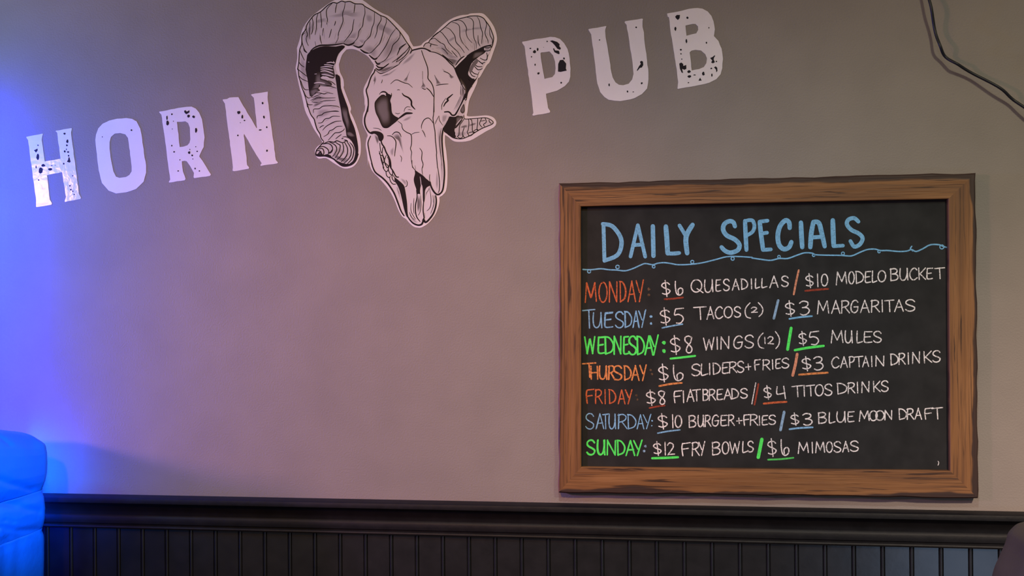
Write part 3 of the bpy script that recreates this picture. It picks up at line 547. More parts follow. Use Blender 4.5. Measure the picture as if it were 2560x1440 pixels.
lines(bm, z8, 2.0, [(1280, 940), (1240, 1000), (1190, 1080), (1180, 1250), (1150, 1290), (1200, 1325), (1250, 1300), (1255, 1240)], [(1370, 940), (1378, 1030), (1365, 1150), (1345, 1210), (1385, 1275)], [(1430, 950), (1445, 1050), (1450, 1180), (1505, 1205)], [(1555, 925), (1550, 1050), (1540, 1140), (1580, 1165)], [(1640, 915), (1600, 1000), (1595, 1050), (1645, 1110)], [(1700, 920), (1725, 1000), (1670, 1050), (1695, 1090)], [(1285, 1110), (1250, 1240), (1300, 1325)], [(1360, 1225), (1430, 1200), (1472, 1215), (1420, 1270), (1365, 1275)], [(1470, 1180), (1530, 1150), (1560, 1180)], [(1780, 950), (1790, 1000), (1830, 1030)], [(1400, 940), (1440, 970)], [(1620, 980), (1700, 970)], taper=0.2)
hatch(bm, z8, [(1180, 1080), (1180, 1250)], [(1378, 1030), (1345, 1210)], [(1445, 1050), (1450, 1180)], [(1550, 1050), (1540, 1140)], [(1240, 1000), (1190, 1080)], n=2, gap=3.0, w=0.9)
lines(bm, z8, 3.2, [(900, 1190), (980, 1255), (1060, 1305), (1150, 1330)], [(1240, 960), (1160, 1060), (1110, 1120)], mi=1, taper=0.5)
lines(bm, z8, 1.6, [(1230, 930), (1170, 1000), (1120, 1060)], [(1180, 880), (1230, 860)], mi=4, y=YW)
stroke(bm, catmull(z7([(470, 770), (510, 710), (570, 690), (600, 640), (680, 560), (780, 480), (900, 380), (1000, 290), (1080, 250), (1200, 212), (1340, 178), (1420, 160), (1560, 160), (1660, 198), (1720, 270), (1790, 370), (1845, 500), (1872, 600), (1855, 720), (1830, 790)]), 4), 2.2, lay(), 1, 0.1)
link('horn', bm, PRINT, root)

# --- the skull
bm = print_mesh()
skull = (z4([(460, 600), (440, 650), (380, 740), (320, 920), (285, 1000), (300, 1090), (322, 1180), (325, 1300)]) + z5([(320, 200), (300, 300), (255, 440), (258, 560), (300, 670), (370, 745), (400, 770), (355, 830), (320, 930), (335, 1070), (370, 1240), (410, 1380)]) + z6([(395, 80), (430, 180), (480, 260), (600, 350), (700, 450), (780, 560), (850, 680), (920, 860), (980, 1020), (1040, 1110), (1110, 1130), (1160, 1200), (1230, 1268), (1320, 1302), (1390, 1285), (1430, 1220), (1465, 1245), (1530, 1200), (1620, 1080), (1670, 940), (1685, 810), (1670, 715), (1720, 690), (1780, 655), (1822, 560), (1847, 300), (1842, 100)])
    + z5([(1830, 1300), (1803, 1000), (1803, 800), (1825, 640), (1812, 590), (1850, 480), (1920, 400), (1990, 400), (2040, 390), (2090, 340)]) + z8([(1130, 820), (1200, 690), (1255, 560), (1290, 430), (1260, 250)]) + z4([(2200, 900), (2100, 690), (2040, 545), (1960, 465), (1840, 345), (1700, 262), (1560, 230), (1480, 182), (1400, 165), (1300, 182), (1200, 215), (1170, 262), (1110, 320), (1000, 420), (945, 490), (800, 580), (680, 645), (560, 680)]))
fill(bm, skull, 0, -0.00135)
SK = -0.00155; SG = -0.0015; SI = -0.0016; SS = -0.0018
def sl(z, w, *ls, mi=1, taper=0.55):
    y = lay()
    for l in ls: stroke(bm, catmull(z(l), 4), w * 1.0, y, mi, taper)
def sf(z, pts, mi, y=None): poly(bm, [catmull(z(pts), 3, True)], lay(), mi)
# grey washes
soft(bm, z4([(1180, 570), (1125, 720), (1090, 850), (1010, 830), (1090, 740)]), BONE, GREY); soft(bm, z4([(1405, 640), (1425, 830), (1480, 930), (1455, 980), (1370, 968), (1405, 900)]), BONE, GREY)
soft(bm, z4([(1640, 690), (1730, 800), (1790, 890), (1690, 900), (1680, 830)]), BONE, GREY); soft(bm, z4([(1930, 690), (2050, 735), (1980, 780)]), BONE, GREY); soft(bm, z4([(1790, 560), (1860, 610), (1900, 650), (1840, 640)]), BONE, PALE)
soft(bm, z4([(420, 820), (460, 690), (490, 790), (430, 940), (455, 840)]), BONE, GREY); soft(bm, z4([(560, 730), (700, 690), (900, 560), (930, 560), (760, 700), (640, 740)]), BONE, PALE); soft(bm, z4([(1000, 470), (1180, 300), (1290, 230), (1180, 400), (1010, 510)]), BONE, PALE)
soft(bm, z5([(1050, 450), (1190, 390), (1180, 450), (1080, 500), (1000, 505)]), BONE, PALE); soft(bm, z8([(1180, 520), (1250, 420), (1260, 300), (1210, 230), (1250, 260), (1300, 420), (1240, 580), (1130, 800), (1060, 780), (1130, 680)]), BONE, PALE)
soft(bm, z8([(1225, 250), (1290, 300), (1300, 440), (1250, 560), (1230, 430)]), BONE, GREY); soft(bm, z8([(850, 850), (960, 850), (920, 990), (850, 1030), (830, 940)]), BONE, PALE)
soft(bm, z5([(440, 755), (520, 800), (545, 900), (520, 980), (480, 920)]), BONE, GREY); soft(bm, z5([(800, 780), (840, 735), (900, 720), (950, 745), (990, 830), (1012, 950), (1045, 1185), (990, 1050), (955, 940), (900, 870), (850, 840)]), BONE, GREY)
soft(bm, z5([(760, 1080), (830, 1010), (840, 1100), (820, 1210), (770, 1180)]), BONE, PALE); soft(bm, z5([(1380, 660), (1430, 680), (1480, 800), (1470, 830), (1420, 740)]), BONE, PALE); soft(bm, z5([(1700, 640), (1790, 600), (1780, 900), (1800, 1200), (1790, 1400), (1750, 1200), (1720, 900)]), BONE, PALE)
soft(bm, z6([(1690, 180), (1720, 300), (1725, 560), (1690, 610), (1670, 480)]), BONE, PALE); soft(bm, z6([(1760, 30), (1815, 30), (1815, 400), (1790, 480), (1790, 250)]), BONE, PALE); soft(bm, z6([(1440, 800), (1560, 500), (1570, 560), (1480, 640), (1460, 760)]), BONE, GREY)
soft(bm, z6([(1150, 1050), (1200, 1160), (1330, 1250), (1280, 1280), (1180, 1190)]), BONE, PALE); soft(bm, z6([(870, 520), (950, 640), (990, 850), (930, 700)]), BONE, PALE); soft(bm, z6([(960, 360), (1040, 380), (1100, 450), (1080, 520), (1010, 440)]), BONE, PALE)
# eye socket
sf(z5, [(450, 150), (500, 60), (560, 0), (600, -25), (660, -30), (700, -50), (790, -10), (765, 90), (785, 170), (800, 330), (860, 400), (935, 445), (900, 500), (800, 580), (720, 638), (640, 640), (590, 590), (530, 450), (470, 320)], 1)
soft(bm, z5([(462, 160), (510, 80), (580, 10), (690, 0), (730, 90), (745, 250), (770, 400), (760, 540), (690, 600), (610, 580), (540, 440), (480, 310)]), INK, (0.155, 0.135, 0.135), 0.45)
sl(z4, 3.6, [(550, 1085), (600, 1040), (660, 1040), (720, 1085), (785, 1115)]); sl(z4, 3.0, [(560, 1085), (600, 1065), (650, 1085), (680, 1110)], mi=4); sl(z4, 2.0, [(785, 1060), (790, 1110), (765, 1180)])
sl(z5, 5.6, [(915, 465), (1000, 400), (1080, 350), (1150, 345), (1215, 345)], taper=0.8)
sl(z5, 1.5, [(1040, 320), (1060, 250), (1110, 215), (1170, 225)], [(1090, 300), (1140, 270), (1200, 290)], [(860, 340), (920, 355), (960, 340)]); sl(z5, 2.0, [(1050, 310), (1130, 285), (1210, 300)], mi=4)
sl(z4, 4.2, [(1000, 1060), (1040, 1110), (1130, 1155), (1185, 1220), (1190, 1300), (1225, 1350), (1265, 1390)], taper=0.75)
sl(z4, 4.2, [(2020, 1080), (1960, 1130), (1905, 1180), (1920, 1210), (1865, 1265), (1830, 1335)], taper=0.75); sl(z4, 1.6, [(1880, 1160), (1800, 1290), (1795, 1400)], [(900, 1003), (930, 995), (960, 1003)], [(605, 790), (600, 830), (585, 865)])
sl(z4, 2.0, [(770, 880), (850, 810), (910, 800), (980, 830), (1060, 862), (1130, 880), (1210, 950)], [(1650, 700), (1690, 790)], [(1680, 910), (1780, 890), (1930, 878)], [(1830, 625), (1920, 660), (1990, 720)], [(1410, 620), (1412, 780)], [(1400, 960), (1450, 985), (1480, 980)])
sl(z4, 2.4, [(1390, 210), (1430, 330), (1480, 460), (1512, 560), (1522, 680), (1520, 770), (1580, 850), (1622, 940), (1640, 1060), (1638, 1250), (1642, 1440)], [(1490, 960), (1560, 1020), (1630, 1130)], taper=0.3)
sl(z5, 2.2, [(1640, 0), (1632, 350), (1620, 450), (1640, 600), (1660, 720), (1670, 900), (1692, 1120), (1690, 1200), (1712, 1440)], taper=0.1); sl(z6, 2.2, [(1700, 80), (1730, 250), (1750, 450), (1745, 600), (1720, 660)])
sl(z5, 2.1, [(910, 500), (990, 560), (1000, 620), (1030, 680), (1100, 730), (1182, 780), (1190, 950), (1170, 1050), (1192, 1130), (1182, 1240), (1210, 1440)], [(1390, 655), (1390, 590), (1440, 480), (1520, 440), (1580, 480), (1645, 575)], [(1350, 1040), (1400, 1120), (1392, 1260), (1422, 1360), (1410, 1440)])
sl(z5, 1.5, [(1180, 775), (1250, 738), (1350, 722)], [(1660, 565), (1690, 490), (1738, 395)], [(1740, 395), (1752, 490), (1815, 585)], [(1400, 680), (1440, 740), (1470, 825)], [(960, 1185), (992, 1240), (982, 1320)], [(1785, 640), (1750, 900), (1780, 1200), (1800, 1400)], [(420, 640), (520, 650), (590, 690)])
sl(z6, 1.8, [(1200, 0), (1205, 120), (1260, 200), (1300, 240)], [(1390, 0), (1422, 90), (1400, 180), (1412, 300)], [(1555, 285), (1550, 350), (1555, 440)], [(1050, 540), (1095, 520), (1105, 450), (1080, 400)], [(1260, 110), (1275, 190)])
sl(z5, 2.4, [(700, 795), (780, 802), (850, 860), (880, 940), (862, 1100), (850, 1210)], [(800, 780), (850, 730), (900, 720), (950, 745), (985, 820)])
# cheek hollow and tooth row
sf(z5, [(355, 730), (440, 700), (550, 715), (620, 765), (632, 840), (590, 905), (540, 890), (510, 800), (450, 755), (390, 765)], 1, SK)
sl(z5, 3.6, [(580, 890), (600, 960), (645, 1025), (680, 1120), (745, 1240), (770, 1330), (780, 1440)], taper=0.2); sl(z6, 3.2, [(740, 10), (762, 130), (820, 220), (880, 330), (930, 342)], taper=0.2)
sl(z5, 2.0, [(555, 940), (570, 1080), (600, 1140), (615, 1040), (640, 1020)], [(545, 1105), (575, 1195), (605, 1185), (640, 1290), (622, 1340), (580, 1225), (545, 1140)], [(685, 1185), (650, 1290), (670, 1380), (715, 1430), (750, 1330), (710, 1220)], [(570, 1220), (600, 1340), (640, 1440)], [(600, 1140), (650, 1260)], taper=0.15)
sl(z6, 2.2, [(580, 0), (620, 85), (625, 160), (680, 232), (720, 200), (722, 120), (660, 55)], [(740, 100), (728, 200), (780, 300), (812, 270), (805, 210)], [(678, 230), (692, 310), (740, 352), (765, 330)], [(750, 350), (772, 430), (820, 482), (872, 482)], [(800, 300), (805, 370), (850, 430), (880, 400)], [(815, 300), (870, 370)], [(640, 0), (700, 160)], taper=0.15)
sf(z6, [(855, 350), (930, 405), (1010, 475), (1050, 540), (1080, 700), (1102, 870), (1112, 1050), (1125, 1140), (1090, 1130), (1040, 980), (1000, 800), (955, 620), (905, 500), (855, 425)], 1, SK)
# nose opening
sf(z6, [(1260, 205), (1330, 250), (1420, 310), (1480, 370), (1550, 430), (1575, 500), (1500, 545), (1460, 620), (1455, 780), (1440, 850), (1418, 810), (1412, 560), (1385, 490), (1360, 620), (1375, 760), (1345, 790), (1312, 720), (1290, 600), (1250, 480), (1235, 380), (1260, 275)], 1, SK)
soft(bm, z6([(1300, 700), (1370, 700), (1385, 900), (1350, 1060), (1300, 1050), (1290, 880)]), BONE, GREY)
sl(z6, 2.0, [(1360, 330), (1375, 420), (1385, 540)], mi=3); sl(z6, 3.0, [(1290, 600), (1302, 740), (1270, 900), (1272, 1050), (1300, 1150), (1360, 1230)], [(1435, 800), (1422, 1000), (1440, 1160), (1428, 1240)], taper=0.4)
sl(z6, 1.6, [(1370, 700), (1382, 900), (1360, 1040), (1320, 1110)], [(1555, 580), (1582, 800), (1560, 950), (1495, 1020)], [(1640, 700), (1632, 900), (1570, 1080)], [(1240, 760), (1230, 950), (1242, 1080)], [(1180, 860), (1180, 1020), (1240, 1140), (1275, 1190)], [(1150, 1040), (1180, 1130), (1255, 1200)], [(1450, 1060), (1460, 1160)], [(1610, 700), (1625, 850)], [(900, 540), (950, 680)])
sl(z6, 4.4, [(1560, 440), (1575, 510), (1610, 590), (1660, 660), (1705, 690), (1750, 685)], taper=0.2); sl(z6, 4.6, [(1415, 1250), (1430, 1190), (1465, 1245)], taper=0.2)
# outer contour of the skull, heavy on the jaw
sl(z4, 3.2, [(460, 590), (440, 650), (380, 740), (320, 920), (285, 1000), (300, 1090), (322, 1180), (325, 1300), (312, 1430)], taper=0.1)
sl(z5, 4.0, [(320, 200), (300, 300), (255, 440), (258, 560), (300, 670), (370, 742), (450, 730)], taper=0.3); sl(z5, 3.0, [(372, 800), (320, 930), (335, 1070), (370, 1240), (410, 1390)], taper=0.3)
sl(z6, 4.2, [(390, 60), (430, 180), (480, 260), (600, 350), (700, 450), (780, 560), (850, 680), (920, 860), (980, 1020), (1040, 1115)], taper=0.35); sl(z6, 4.2, [(1110, 1125), (1160, 1200), (1230, 1268), (1320, 1302), (1390, 1285), (1430, 1220), (1470, 1245), (1530, 1200), (1620, 1080), (1670, 940), (1685, 810), (1672, 715)], taper=0.3)
sl(z6, 3.8, [(1720, 690), (1780, 655), (1822, 560), (1847, 300), (1840, 100), (1830, 0)], taper=0.2); sl(z5, 3.8, [(1832, 1320), (1803, 1000), (1800, 800), (1828, 640)], taper=0.2)
sl(z8, 4.0, [(890, 800), (960, 795), (1000, 815), (1040, 862), (1090, 862), (1130, 815), (1200, 690), (1258, 560), (1300, 440)], taper=0.3); sl(z8, 1.8, [(1000, 880), (1090, 890), (1140, 850), (1240, 650), (1320, 520)], mi=4)
sl(z4, 3.4, [(1170, 262), (1200, 212), (1300, 182), (1400, 165), (1480, 182), (1560, 230)], taper=0.3); sl(z4, 2.6, [(1560, 230), (1700, 262), (1840, 345), (1960, 465), (2040, 545), (2100, 690), (2200, 900), (2260, 1000)], taper=0.4)
link('skull', bm, PRINT, root)

# ------------------------------------------------------------------ menu board
YO, YSL = -0.026, -0.013                     # front of the frame, face of the slate
board = empty('menu_board', at(1920, 1240))
tag(board, 'framed blackboard with the hand-lettered daily specials in coloured chalk', 'menu board')
oc = [(1397, 458), (2440, 432), (2446, 1246), (1396, 1232)]
ic = [(1452, 516), (2371, 497), (2375, 1177), (1453, 1168)]
OW = [at(a, b, YO) for a, b in oc]; IW = [at(a, b, YO) for a, b in ic]
def rail(i, m):
    j = (i + 1) % 4
    o0, o1, q1, q0 = OW[i].copy(), OW[j].copy(), IW[j].copy(), IW[i].copy()
    ax = (o1 - o0).normalized(); acr = (o0 - q0) - ax * (o0 - q0).dot(ax); W = acr.length; acr.normalize()
    bm = bmesh.new(); uvl = bm.loops.layers.uv.new('grain')
    N = 40; rng = random.Random(i + 3); cols = []
    wob = [rng.uniform(-1, 1) for _ in range(N + 1)]
    for k in range(N + 1):
        t = k / N
        o = o0.lerp(o1, t); q = q0.lerp(q1, t)
        e = 0.0009 * (wob[k] + wob[max(0, k - 1)]) * (0 if k in (0, N) else 1)
        o = o + acr * e
        row = [(q, YSL + 0.002), (q, YO + 0.0015), (q + (o - q) * (0.0015 / W), YO), (o - (o - q) * (0.003 / W), YO), (o, YO + 0.003), (o, 0.0)]
        cols.append([bm.verts.new((p.x, y, p.z)) for p, y in row])
    for k in range(N):
        for s in range(5):
            bm.faces.new((cols[k][s], cols[k][s + 1], cols[k + 1][s + 1], cols[k + 1][s]))
    for c in (cols[0], cols[-1]): bm.faces.new(c)
    bmesh.ops.recalc_face_normals(bm, faces=bm.faces)
    for f in bm.faces:
        for l in f.loops:
            d = l.vert.co - q0
            l[uvl].uv = (d.dot(ax), d.dot(acr) + (0.004 if abs(l.vert.co.y) < 0.001 else 0))
    return link('frame_rail', bm, m, board)
WID = (OW[0] - IW[0]).z
rail(0, wood('frame_wood_top', WID * 0.80, 0.036, 1.0)); rail(1, wood('frame_wood_right', WID * 0.95, 0.050, 2.3, 1.0))
rail(2, wood('frame_wood_bottom', WID * 0.99, 0.050, 3.1, 1.0)); rail(3, wood('frame_wood_left', WID * 1.25, 0.02, 4.7, 0.95))
bm = bmesh.new()
sl4 = [at(a, b, YSL) for a, b in ((1446, 509), (2378, 490), (2382, 1184), (1447, 1175))]
f = [bm.verts.new(p) for p in sl4]; b2 = [bm.verts.new((p.x, -0.002, p.z)) for p in sl4]
bm.faces.new(f); bm.faces.new(b2[::-1])
for i in range(4): bm.faces.new((f[i], b2[i], b2[(i + 1) % 4], f[(i + 1) % 4]))
bmesh.ops.recalc_face_normals(bm, faces=bm.faces)
slate = link('blackboard', bm, M_slate, board)

# single-line letters: unit box, y downwards
def arc(cx, cy, rx, ry, a0, a1, n=10):
    return [(cx + rx * math.cos(math.radians(a0 + (a1 - a0) * k / n)), cy + ry * math.sin(math.radians(a0 + (a1 - a0) * k / n))) for k in range(n + 1)]
S_ = [(0.97, 0.17), (0.75, 0.02), (0.4, 0.0), (0.1, 0.13), (0.08, 0.32), (0.35, 0.46), (0.7, 0.56), (0.98, 0.70), (0.9, 0.90), (0.6, 1.0), (0.25, 0.97), (0.02, 0.84)]
GL = {
 'A': [[(0, 1), (0.5, 0)], [(0.5, 0), (1, 1)], [(0.18, 0.64), (0.84, 0.62)]],
 'B': [[(0.05, 0), (0.08, 1)], [(0.0, 0.05), (0.55, 0.0), (0.88, 0.14), (0.75, 0.36), (0.2, 0.46)], [(0.2, 0.46), (0.75, 0.5), (1.0, 0.72), (0.75, 0.95), (0.08, 1.0)]],
 'C': [[(0.95, 0.16), (0.7, 0.0), (0.35, 0.08), (0.05, 0.4), (0.05, 0.7), (0.3, 0.97), (0.65, 1.0), (1.0, 0.84)]],
 'D': [[(0.05, 0.02), (0.1, 1)], [(0, 0.0), (0.5, 0.06), (0.92, 0.34), (0.98, 0.6), (0.75, 0.86), (0.1, 1.0)]],
 'E': [[(1.0, 0.02), (0.1, 0.04)], [(0.1, 0.04), (0.04, 0.5), (0.12, 0.96), (1.0, 0.95)], [(0.06, 0.5), (0.8, 0.46)]],
 'F': [[(1.0, 0.0), (0.1, 0.06)], [(0.08, 0.05), (0.0, 0.4), (0.12, 1.0)], [(0.06, 0.5), (0.8, 0.44)]],
 'G': [[(0.95, 0.16), (0.65, 0.0), (0.25, 0.12), (0.03, 0.5), (0.12, 0.86), (0.5, 1.0), (0.85, 0.86), (0.95, 0.56)], [(0.45, 0.52), (1.0, 0.5)]],
 'H': [[(0.05, 0), (0.1, 1)], [(0.9, 0), (0.95, 1)], [(0.05, 0.52), (0.92, 0.48)]],
 'I': [[(0.4, 0), (0.6, 1)]],
 'K': [[(0.05, 0), (0.12, 1)], [(0.95, 0.0), (0.12, 0.58)], [(0.25, 0.5), (1.0, 1.0)]],
 'L': [[(0.15, 0), (0.1, 0.5), (0.12, 0.92), (0.3, 1.0), (1.0, 0.9)]],
 'M': [[(0.0, 1), (0.12, 0)], [(0.12, 0), (0.52, 0.75)], [(0.52, 0.75), (0.86, 0.02)], [(0.86, 0.02), (1, 0.96)]],
 'N': [[(0.03, 1), (0.06, 0)], [(0.06, 0.0), (0.92, 0.98)], [(0.92, 0.98), (0.95, 0.0)]],
 'O': [arc(0.5, 0.5, 0.49, 0.5, -100, 262, 16)],
 'P': [[(0.1, 0), (0.15, 1)], [(0.0, 0.06), (0.5, 0.0), (0.95, 0.12), (0.95, 0.36), (0.6, 0.52), (0.14, 0.56)]],
 'Q': [arc(0.45, 0.46, 0.44, 0.46, -100, 262, 16), [(0.5, 0.66), (1.0, 1.0)]],
 'R': [[(0.1, 0), (0.05, 1)], [(0.0, 0.06), (0.5, 0.0), (0.85, 0.12), (0.82, 0.34), (0.5, 0.48), (0.1, 0.54)], [(0.4, 0.5), (1.0, 1.0)]],
 'S': [S_],
 'T': [[(0, 0.06), (1, 0.0)], [(0.5, 0.03), (0.56, 1)]],
 'U': [[(0.05, 0), (0.0, 0.5), (0.12, 0.88), (0.42, 1.0), (0.72, 0.85), (0.88, 0.45), (0.9, 0.0)], [(0.88, 0.0), (0.98, 1.0)]],
 'V': [[(0, 0), (0.5, 1), (1, 0)]],
 'W': [[(0, 0), (0.25, 1)], [(0.25, 1), (0.52, 0.15)], [(0.52, 0.15), (0.78, 1)], [(0.78, 1), (1, 0)]],
 'Y': [[(0, 0), (0.48, 0.55)], [(1, -0.04), (0.45, 1.0)]],
 '0': [arc(0.5, 0.5, 0.49, 0.5, -100, 262, 16)],
 '1': [[(0.4, 0), (0.6, 1)]],
 '2': [[(0.0, 0.2), (0.3, 0.0), (0.75, 0.08), (0.85, 0.3), (0.5, 0.65), (0.05, 0.98)], [(0.05, 0.97), (1.0, 0.95)]],
 '3': [[(0.02, 0.14), (0.35, 0.0), (0.8, 0.06), (0.85, 0.26), (0.6, 0.42), (0.3, 0.46)], [(0.3, 0.46), (0.8, 0.5), (1.0, 0.7), (0.8, 0.93), (0.4, 1.0), (0.1, 0.9)]],
 '4': [[(0.1, 0.05), (0.05, 0.55), (0.3, 0.62), (0.9, 0.52)], [(0.8, 0.0), (0.98, 1.0)]],
 '5': [[(1.0, 0.0), (0.15, 0.06)], [(0.15, 0.06), (0.05, 0.42), (0.45, 0.4), (0.85, 0.52), (0.98, 0.75), (0.7, 0.98), (0.25, 0.95)]],
 '6': [[(0.05, 0.0), (0.05, 0.4), (0.2, 0.85), (0.55, 1.0), (0.92, 0.88), (0.98, 0.6), (0.7, 0.48), (0.4, 0.62), (0.45, 0.9)]],
 '8': [[(0.9, 0.08), (0.5, 0.0), (0.1, 0.1), (0.12, 0.3), (0.5, 0.48), (0.9, 0.72), (0.85, 0.95), (0.5, 1.0), (0.25, 0.85), (0.4, 0.6), (0.75, 0.38), (0.9, 0.08)]],
 '$': [[(0.92, 0.24), (0.65, 0.14), (0.2, 0.2), (0.05, 0.34), (0.3, 0.46), (0.7, 0.54), (0.98, 0.66), (0.8, 0.82), (0.45, 0.86), (0.12, 0.8)], [(0.42, 0.0), (0.62, 1.0)]],
 '(': [[(0.9, 0.0), (0.3, 0.25), (0.05, 0.55), (0.3, 0.9), (1.0, 1.0)]],
 ')': [[(0.1, 0.0), (0.7, 0.25), (0.95, 0.5), (0.75, 0.8), (0.2, 1.0)]],
 '+': [[(0, 0.55), (1, 0.45)], [(0.45, 0), (0.55, 1)]],
}
STRAIGHT = set('AHIKMNTVWY1+')
TY = YSL - 0.0004
ZT = {'a': (1440, 660, 5.3333), 'b': (1900, 640, 5.3333), 'c': (1440, 810, 5.3333), 'd': (1900, 800, 5.3333), 'e': (1440, 960, 5.3333), 'f': (1880, 930, 5.12), 'g': (1360, 420, 4.923), 'h': (1880, 420, 4.2667), 'p': (0, 0, 1)}
class Writing:
    def __init__(s, seed): s.bm = bmesh.new(); s.mats = []; s.rng = random.Random(seed); s.n = 0
    def mi(s, m):
        if m not in s.mats: s.mats.append(m)
        return s.mats.index(m)
    def word(s, z, text, xs, l, r, m, w, double=False):
        """xs: left and right edge of each letter; l, r: (top, bottom) at the first and last letter; all in the zoomed frame z"""
        zx, zy, k = ZT[z]; X0, X1 = xs[0][0], xs[-1][1]
        for ch, (a, b) in zip(text, xs):
            for st in GL[ch]:
                p0 = catmull(st, 4) if (ch not in STRAIGHT and len(st) > 2) else st
                for rep in range(2 if double else 1):
                    jx, jy = (s.rng.uniform(-1, 1) * (5 if rep else 2) for _ in (0, 1))
                    q = []
                    for u, v in p0:
                        x = a + (b - a) * u; f = (x - X0) / max(1, X1 - X0)
                        tp = l[0] + (r[0] - l[0]) * f; bt = l[1] + (r[1] - l[1]) * f
                        q.append((zx + (x + jx) / k, zy + (tp + (bt - tp) * v + jy) / k))
                    s.n += 1
                    stroke(s.bm, q, w, TY - 2e-6 * (s.n % 30), s.mi(m), 0.12)
    def line(s, z, pts, w, m, smooth=True, taper=0.1):
        zx, zy, k = ZT[z]; q = [(zx + a / k, zy + b / k) for a, b in pts]; s.n += 1
        stroke(s.bm, catmull(q, 4) if smooth else q, w, TY - 2e-6 * (s.n % 30), s.mi(m), taper)
    def dot(s, z, x, y, r, m):
        zx, zy, k = ZT[z]; blob(s.bm, zx + x / k, zy + y / k, r, r, TY, s.mi(m), 10, s.rng)
    def done(s, name, label):
        o = link(name, s.bm, s.mats, slate); o['label'] = label; return o
WW = 3.3
# heading in thick light blue strokes
w = Writing(1); B = M_blue
w.word('g', 'D', [(722, 955)], (690, 1140), (690, 1140), B, 11)
w.word('g', 'A', [(1065, 1245)], (705, 1090), (705, 1090), B, 10.5); w.word('g', 'I', [(1322, 1362)], (718, 1082), (718, 1082), B, 12.5)
w.line('g', [(1500, 720), (1512, 880), (1522, 1050)], 12.5, B); w.line('g', [(1522, 1052), (1600, 1052), (1665, 1046)], 10, B)
w.line('g', [(1668, 708), (1748, 840)], 10.5, B, False); w.line('g', [(1828, 700), (1748, 850), (1762, 1048)], 12.5, B)
w.done('chalk_heading', 'light blue painted word DAILY'); w = Writing(60)
w.line('g', [(2350, 718), (2330, 668), (2280, 655), (2220, 690), (2205, 760), (2250, 830), (2350, 880), (2405, 945), (2385, 1010), (2300, 1042), (2230, 1020), (2185, 975)], 11.5, B)
w.line('g', [(2474, 652), (2482, 830), (2492, 1008)], 11, B); w.line('h', [(-68, 566), (-30, 556), (10, 566), (26, 625), (6, 680), (-45, 715)], 9.5, B)
w.line('h', [(165, 562), (85, 572)], 10.5, B); w.line('h', [(82, 575), (98, 720), (118, 872)], 11.5, B); w.line('h', [(118, 874), (200, 868)], 10.5, B); w.line('h', [(95, 700), (160, 690)], 10.5, B)
w.line('h', [(402, 640), (395, 580), (355, 560), (300, 620), (275, 720), (290, 820), (340, 865), (395, 845), (420, 790)], 12, B)
w.line('h', [(522, 582), (528, 720), (536, 845)], 12, B)
w.line('h', [(655, 575), (632, 700), (622, 845)], 12, B); w.line('h', [(668, 572), (715, 590), (745, 700), (775, 835)], 12, B); w.line('h', [(640, 740), (740, 735)], 11, B)
w.line('h', [(862, 558), (866, 700), (872, 830)], 12.5, B); w.line('h', [(874, 834), (970, 828)], 10, B)
w.line('h', [(1135, 572), (1090, 535), (1030, 550), (1012, 600), (1060, 660), (1140, 700), (1180, 750), (1150, 815), (1090, 838), (1050, 780)], 10.5, B)
w.done('chalk_heading', 'light blue painted word SPECIALS')
w = Writing(2)
w.line('g', [(480, 1248), (540, 1252), (600, 1250), (700, 1240), (800, 1252), (900, 1256), (1000, 1265), (1100, 1235), (1200, 1190), (1250, 1176), (1340, 1190), (1400, 1172), (1480, 1165), (1560, 1175), (1650, 1190), (1800, 1186), (1950, 1166), (2100, 1130), (2250, 1092), (2400, 1090), (2560, 1100)], 3.4, M_blue, True, 0)
w.line('h', [(0, 960), (100, 975), (200, 985), (290, 965), (380, 965), (480, 930), (560, 905), (640, 908), (680, 925), (800, 930), (950, 932), (1060, 937), (1150, 900), (1230, 870), (1310, 865), (1370, 880), (1450, 880), (1560, 890), (1650, 886), (1700, 870), (1750, 890), (1820, 862), (1900, 820), (1990, 818), (2050, 840), (2100, 850)], 3.6, M_blue, True, 0)
for z, x, y, r in (('g', 555, 1272, 20), ('g', 905, 1218, 22), ('g', 1350, 1214, 17), ('g', 1825, 1156, 20), ('g', 2322, 1116, 20), ('h', 288, 946, 14), ('h', 658, 930, 14), ('h', 970, 912, 16), ('h', 1355, 892, 13), ('h', 2025, 842, 22)):
    w.line(z, arc(x, y, r, r, 0, 360, 10), 2.6, M_blue, False, 0)
w.line('h', [(1705, 835), (1690, 860), (1715, 885)], 3.4, M_blue)
w.done('chalk_divider', 'wavy blue divider with small curls')
w = Writing(3)
w.word('a', 'MONDAY', [(125, 270), (305, 415), (440, 550), (585, 665), (692, 795), (800, 895)], (252, 512), (222, 500), M_orange, 3.4, True)
w.dot('a', 970, 335, 4, M_dim); w.dot('a', 970, 415, 4, M_dim)
w.done('chalk_day', 'Monday in red-orange chalk'); w = Writing(101)
w.word('a', '$6', [(1138, 1255), (1320, 1425)], (215, 440), (238, 408), M_white, WW); w.line('a', [(1180, 470), (1300, 462), (1425, 445)], 4.6, M_red)
w.word('a', 'QUESADILL', [(1535, 1695), (1715, 1830), (1865, 1930), (1965, 2045), (2085, 2175), (2200, 2290), (2330, 2350), (2388, 2450), (2470, 2545)], (212, 395), (195, 312), M_white, WW)
w.word('b', 'AS', [(133, 242), (288, 378)], (264, 422), (272, 406), M_white, WW); w.done('chalk_food', 'Monday food special'); w = Writing(108)
w.line('b', [(516, 190), (480, 350), (450, 512)], 5.2, M_peach, False)
w.word('b', '$10', [(608, 712), (755, 785), (820, 905)], (235, 430), (245, 395), M_white, WW); w.line('b', [(605, 465), (760, 450), (910, 438)], 5.0, M_red)
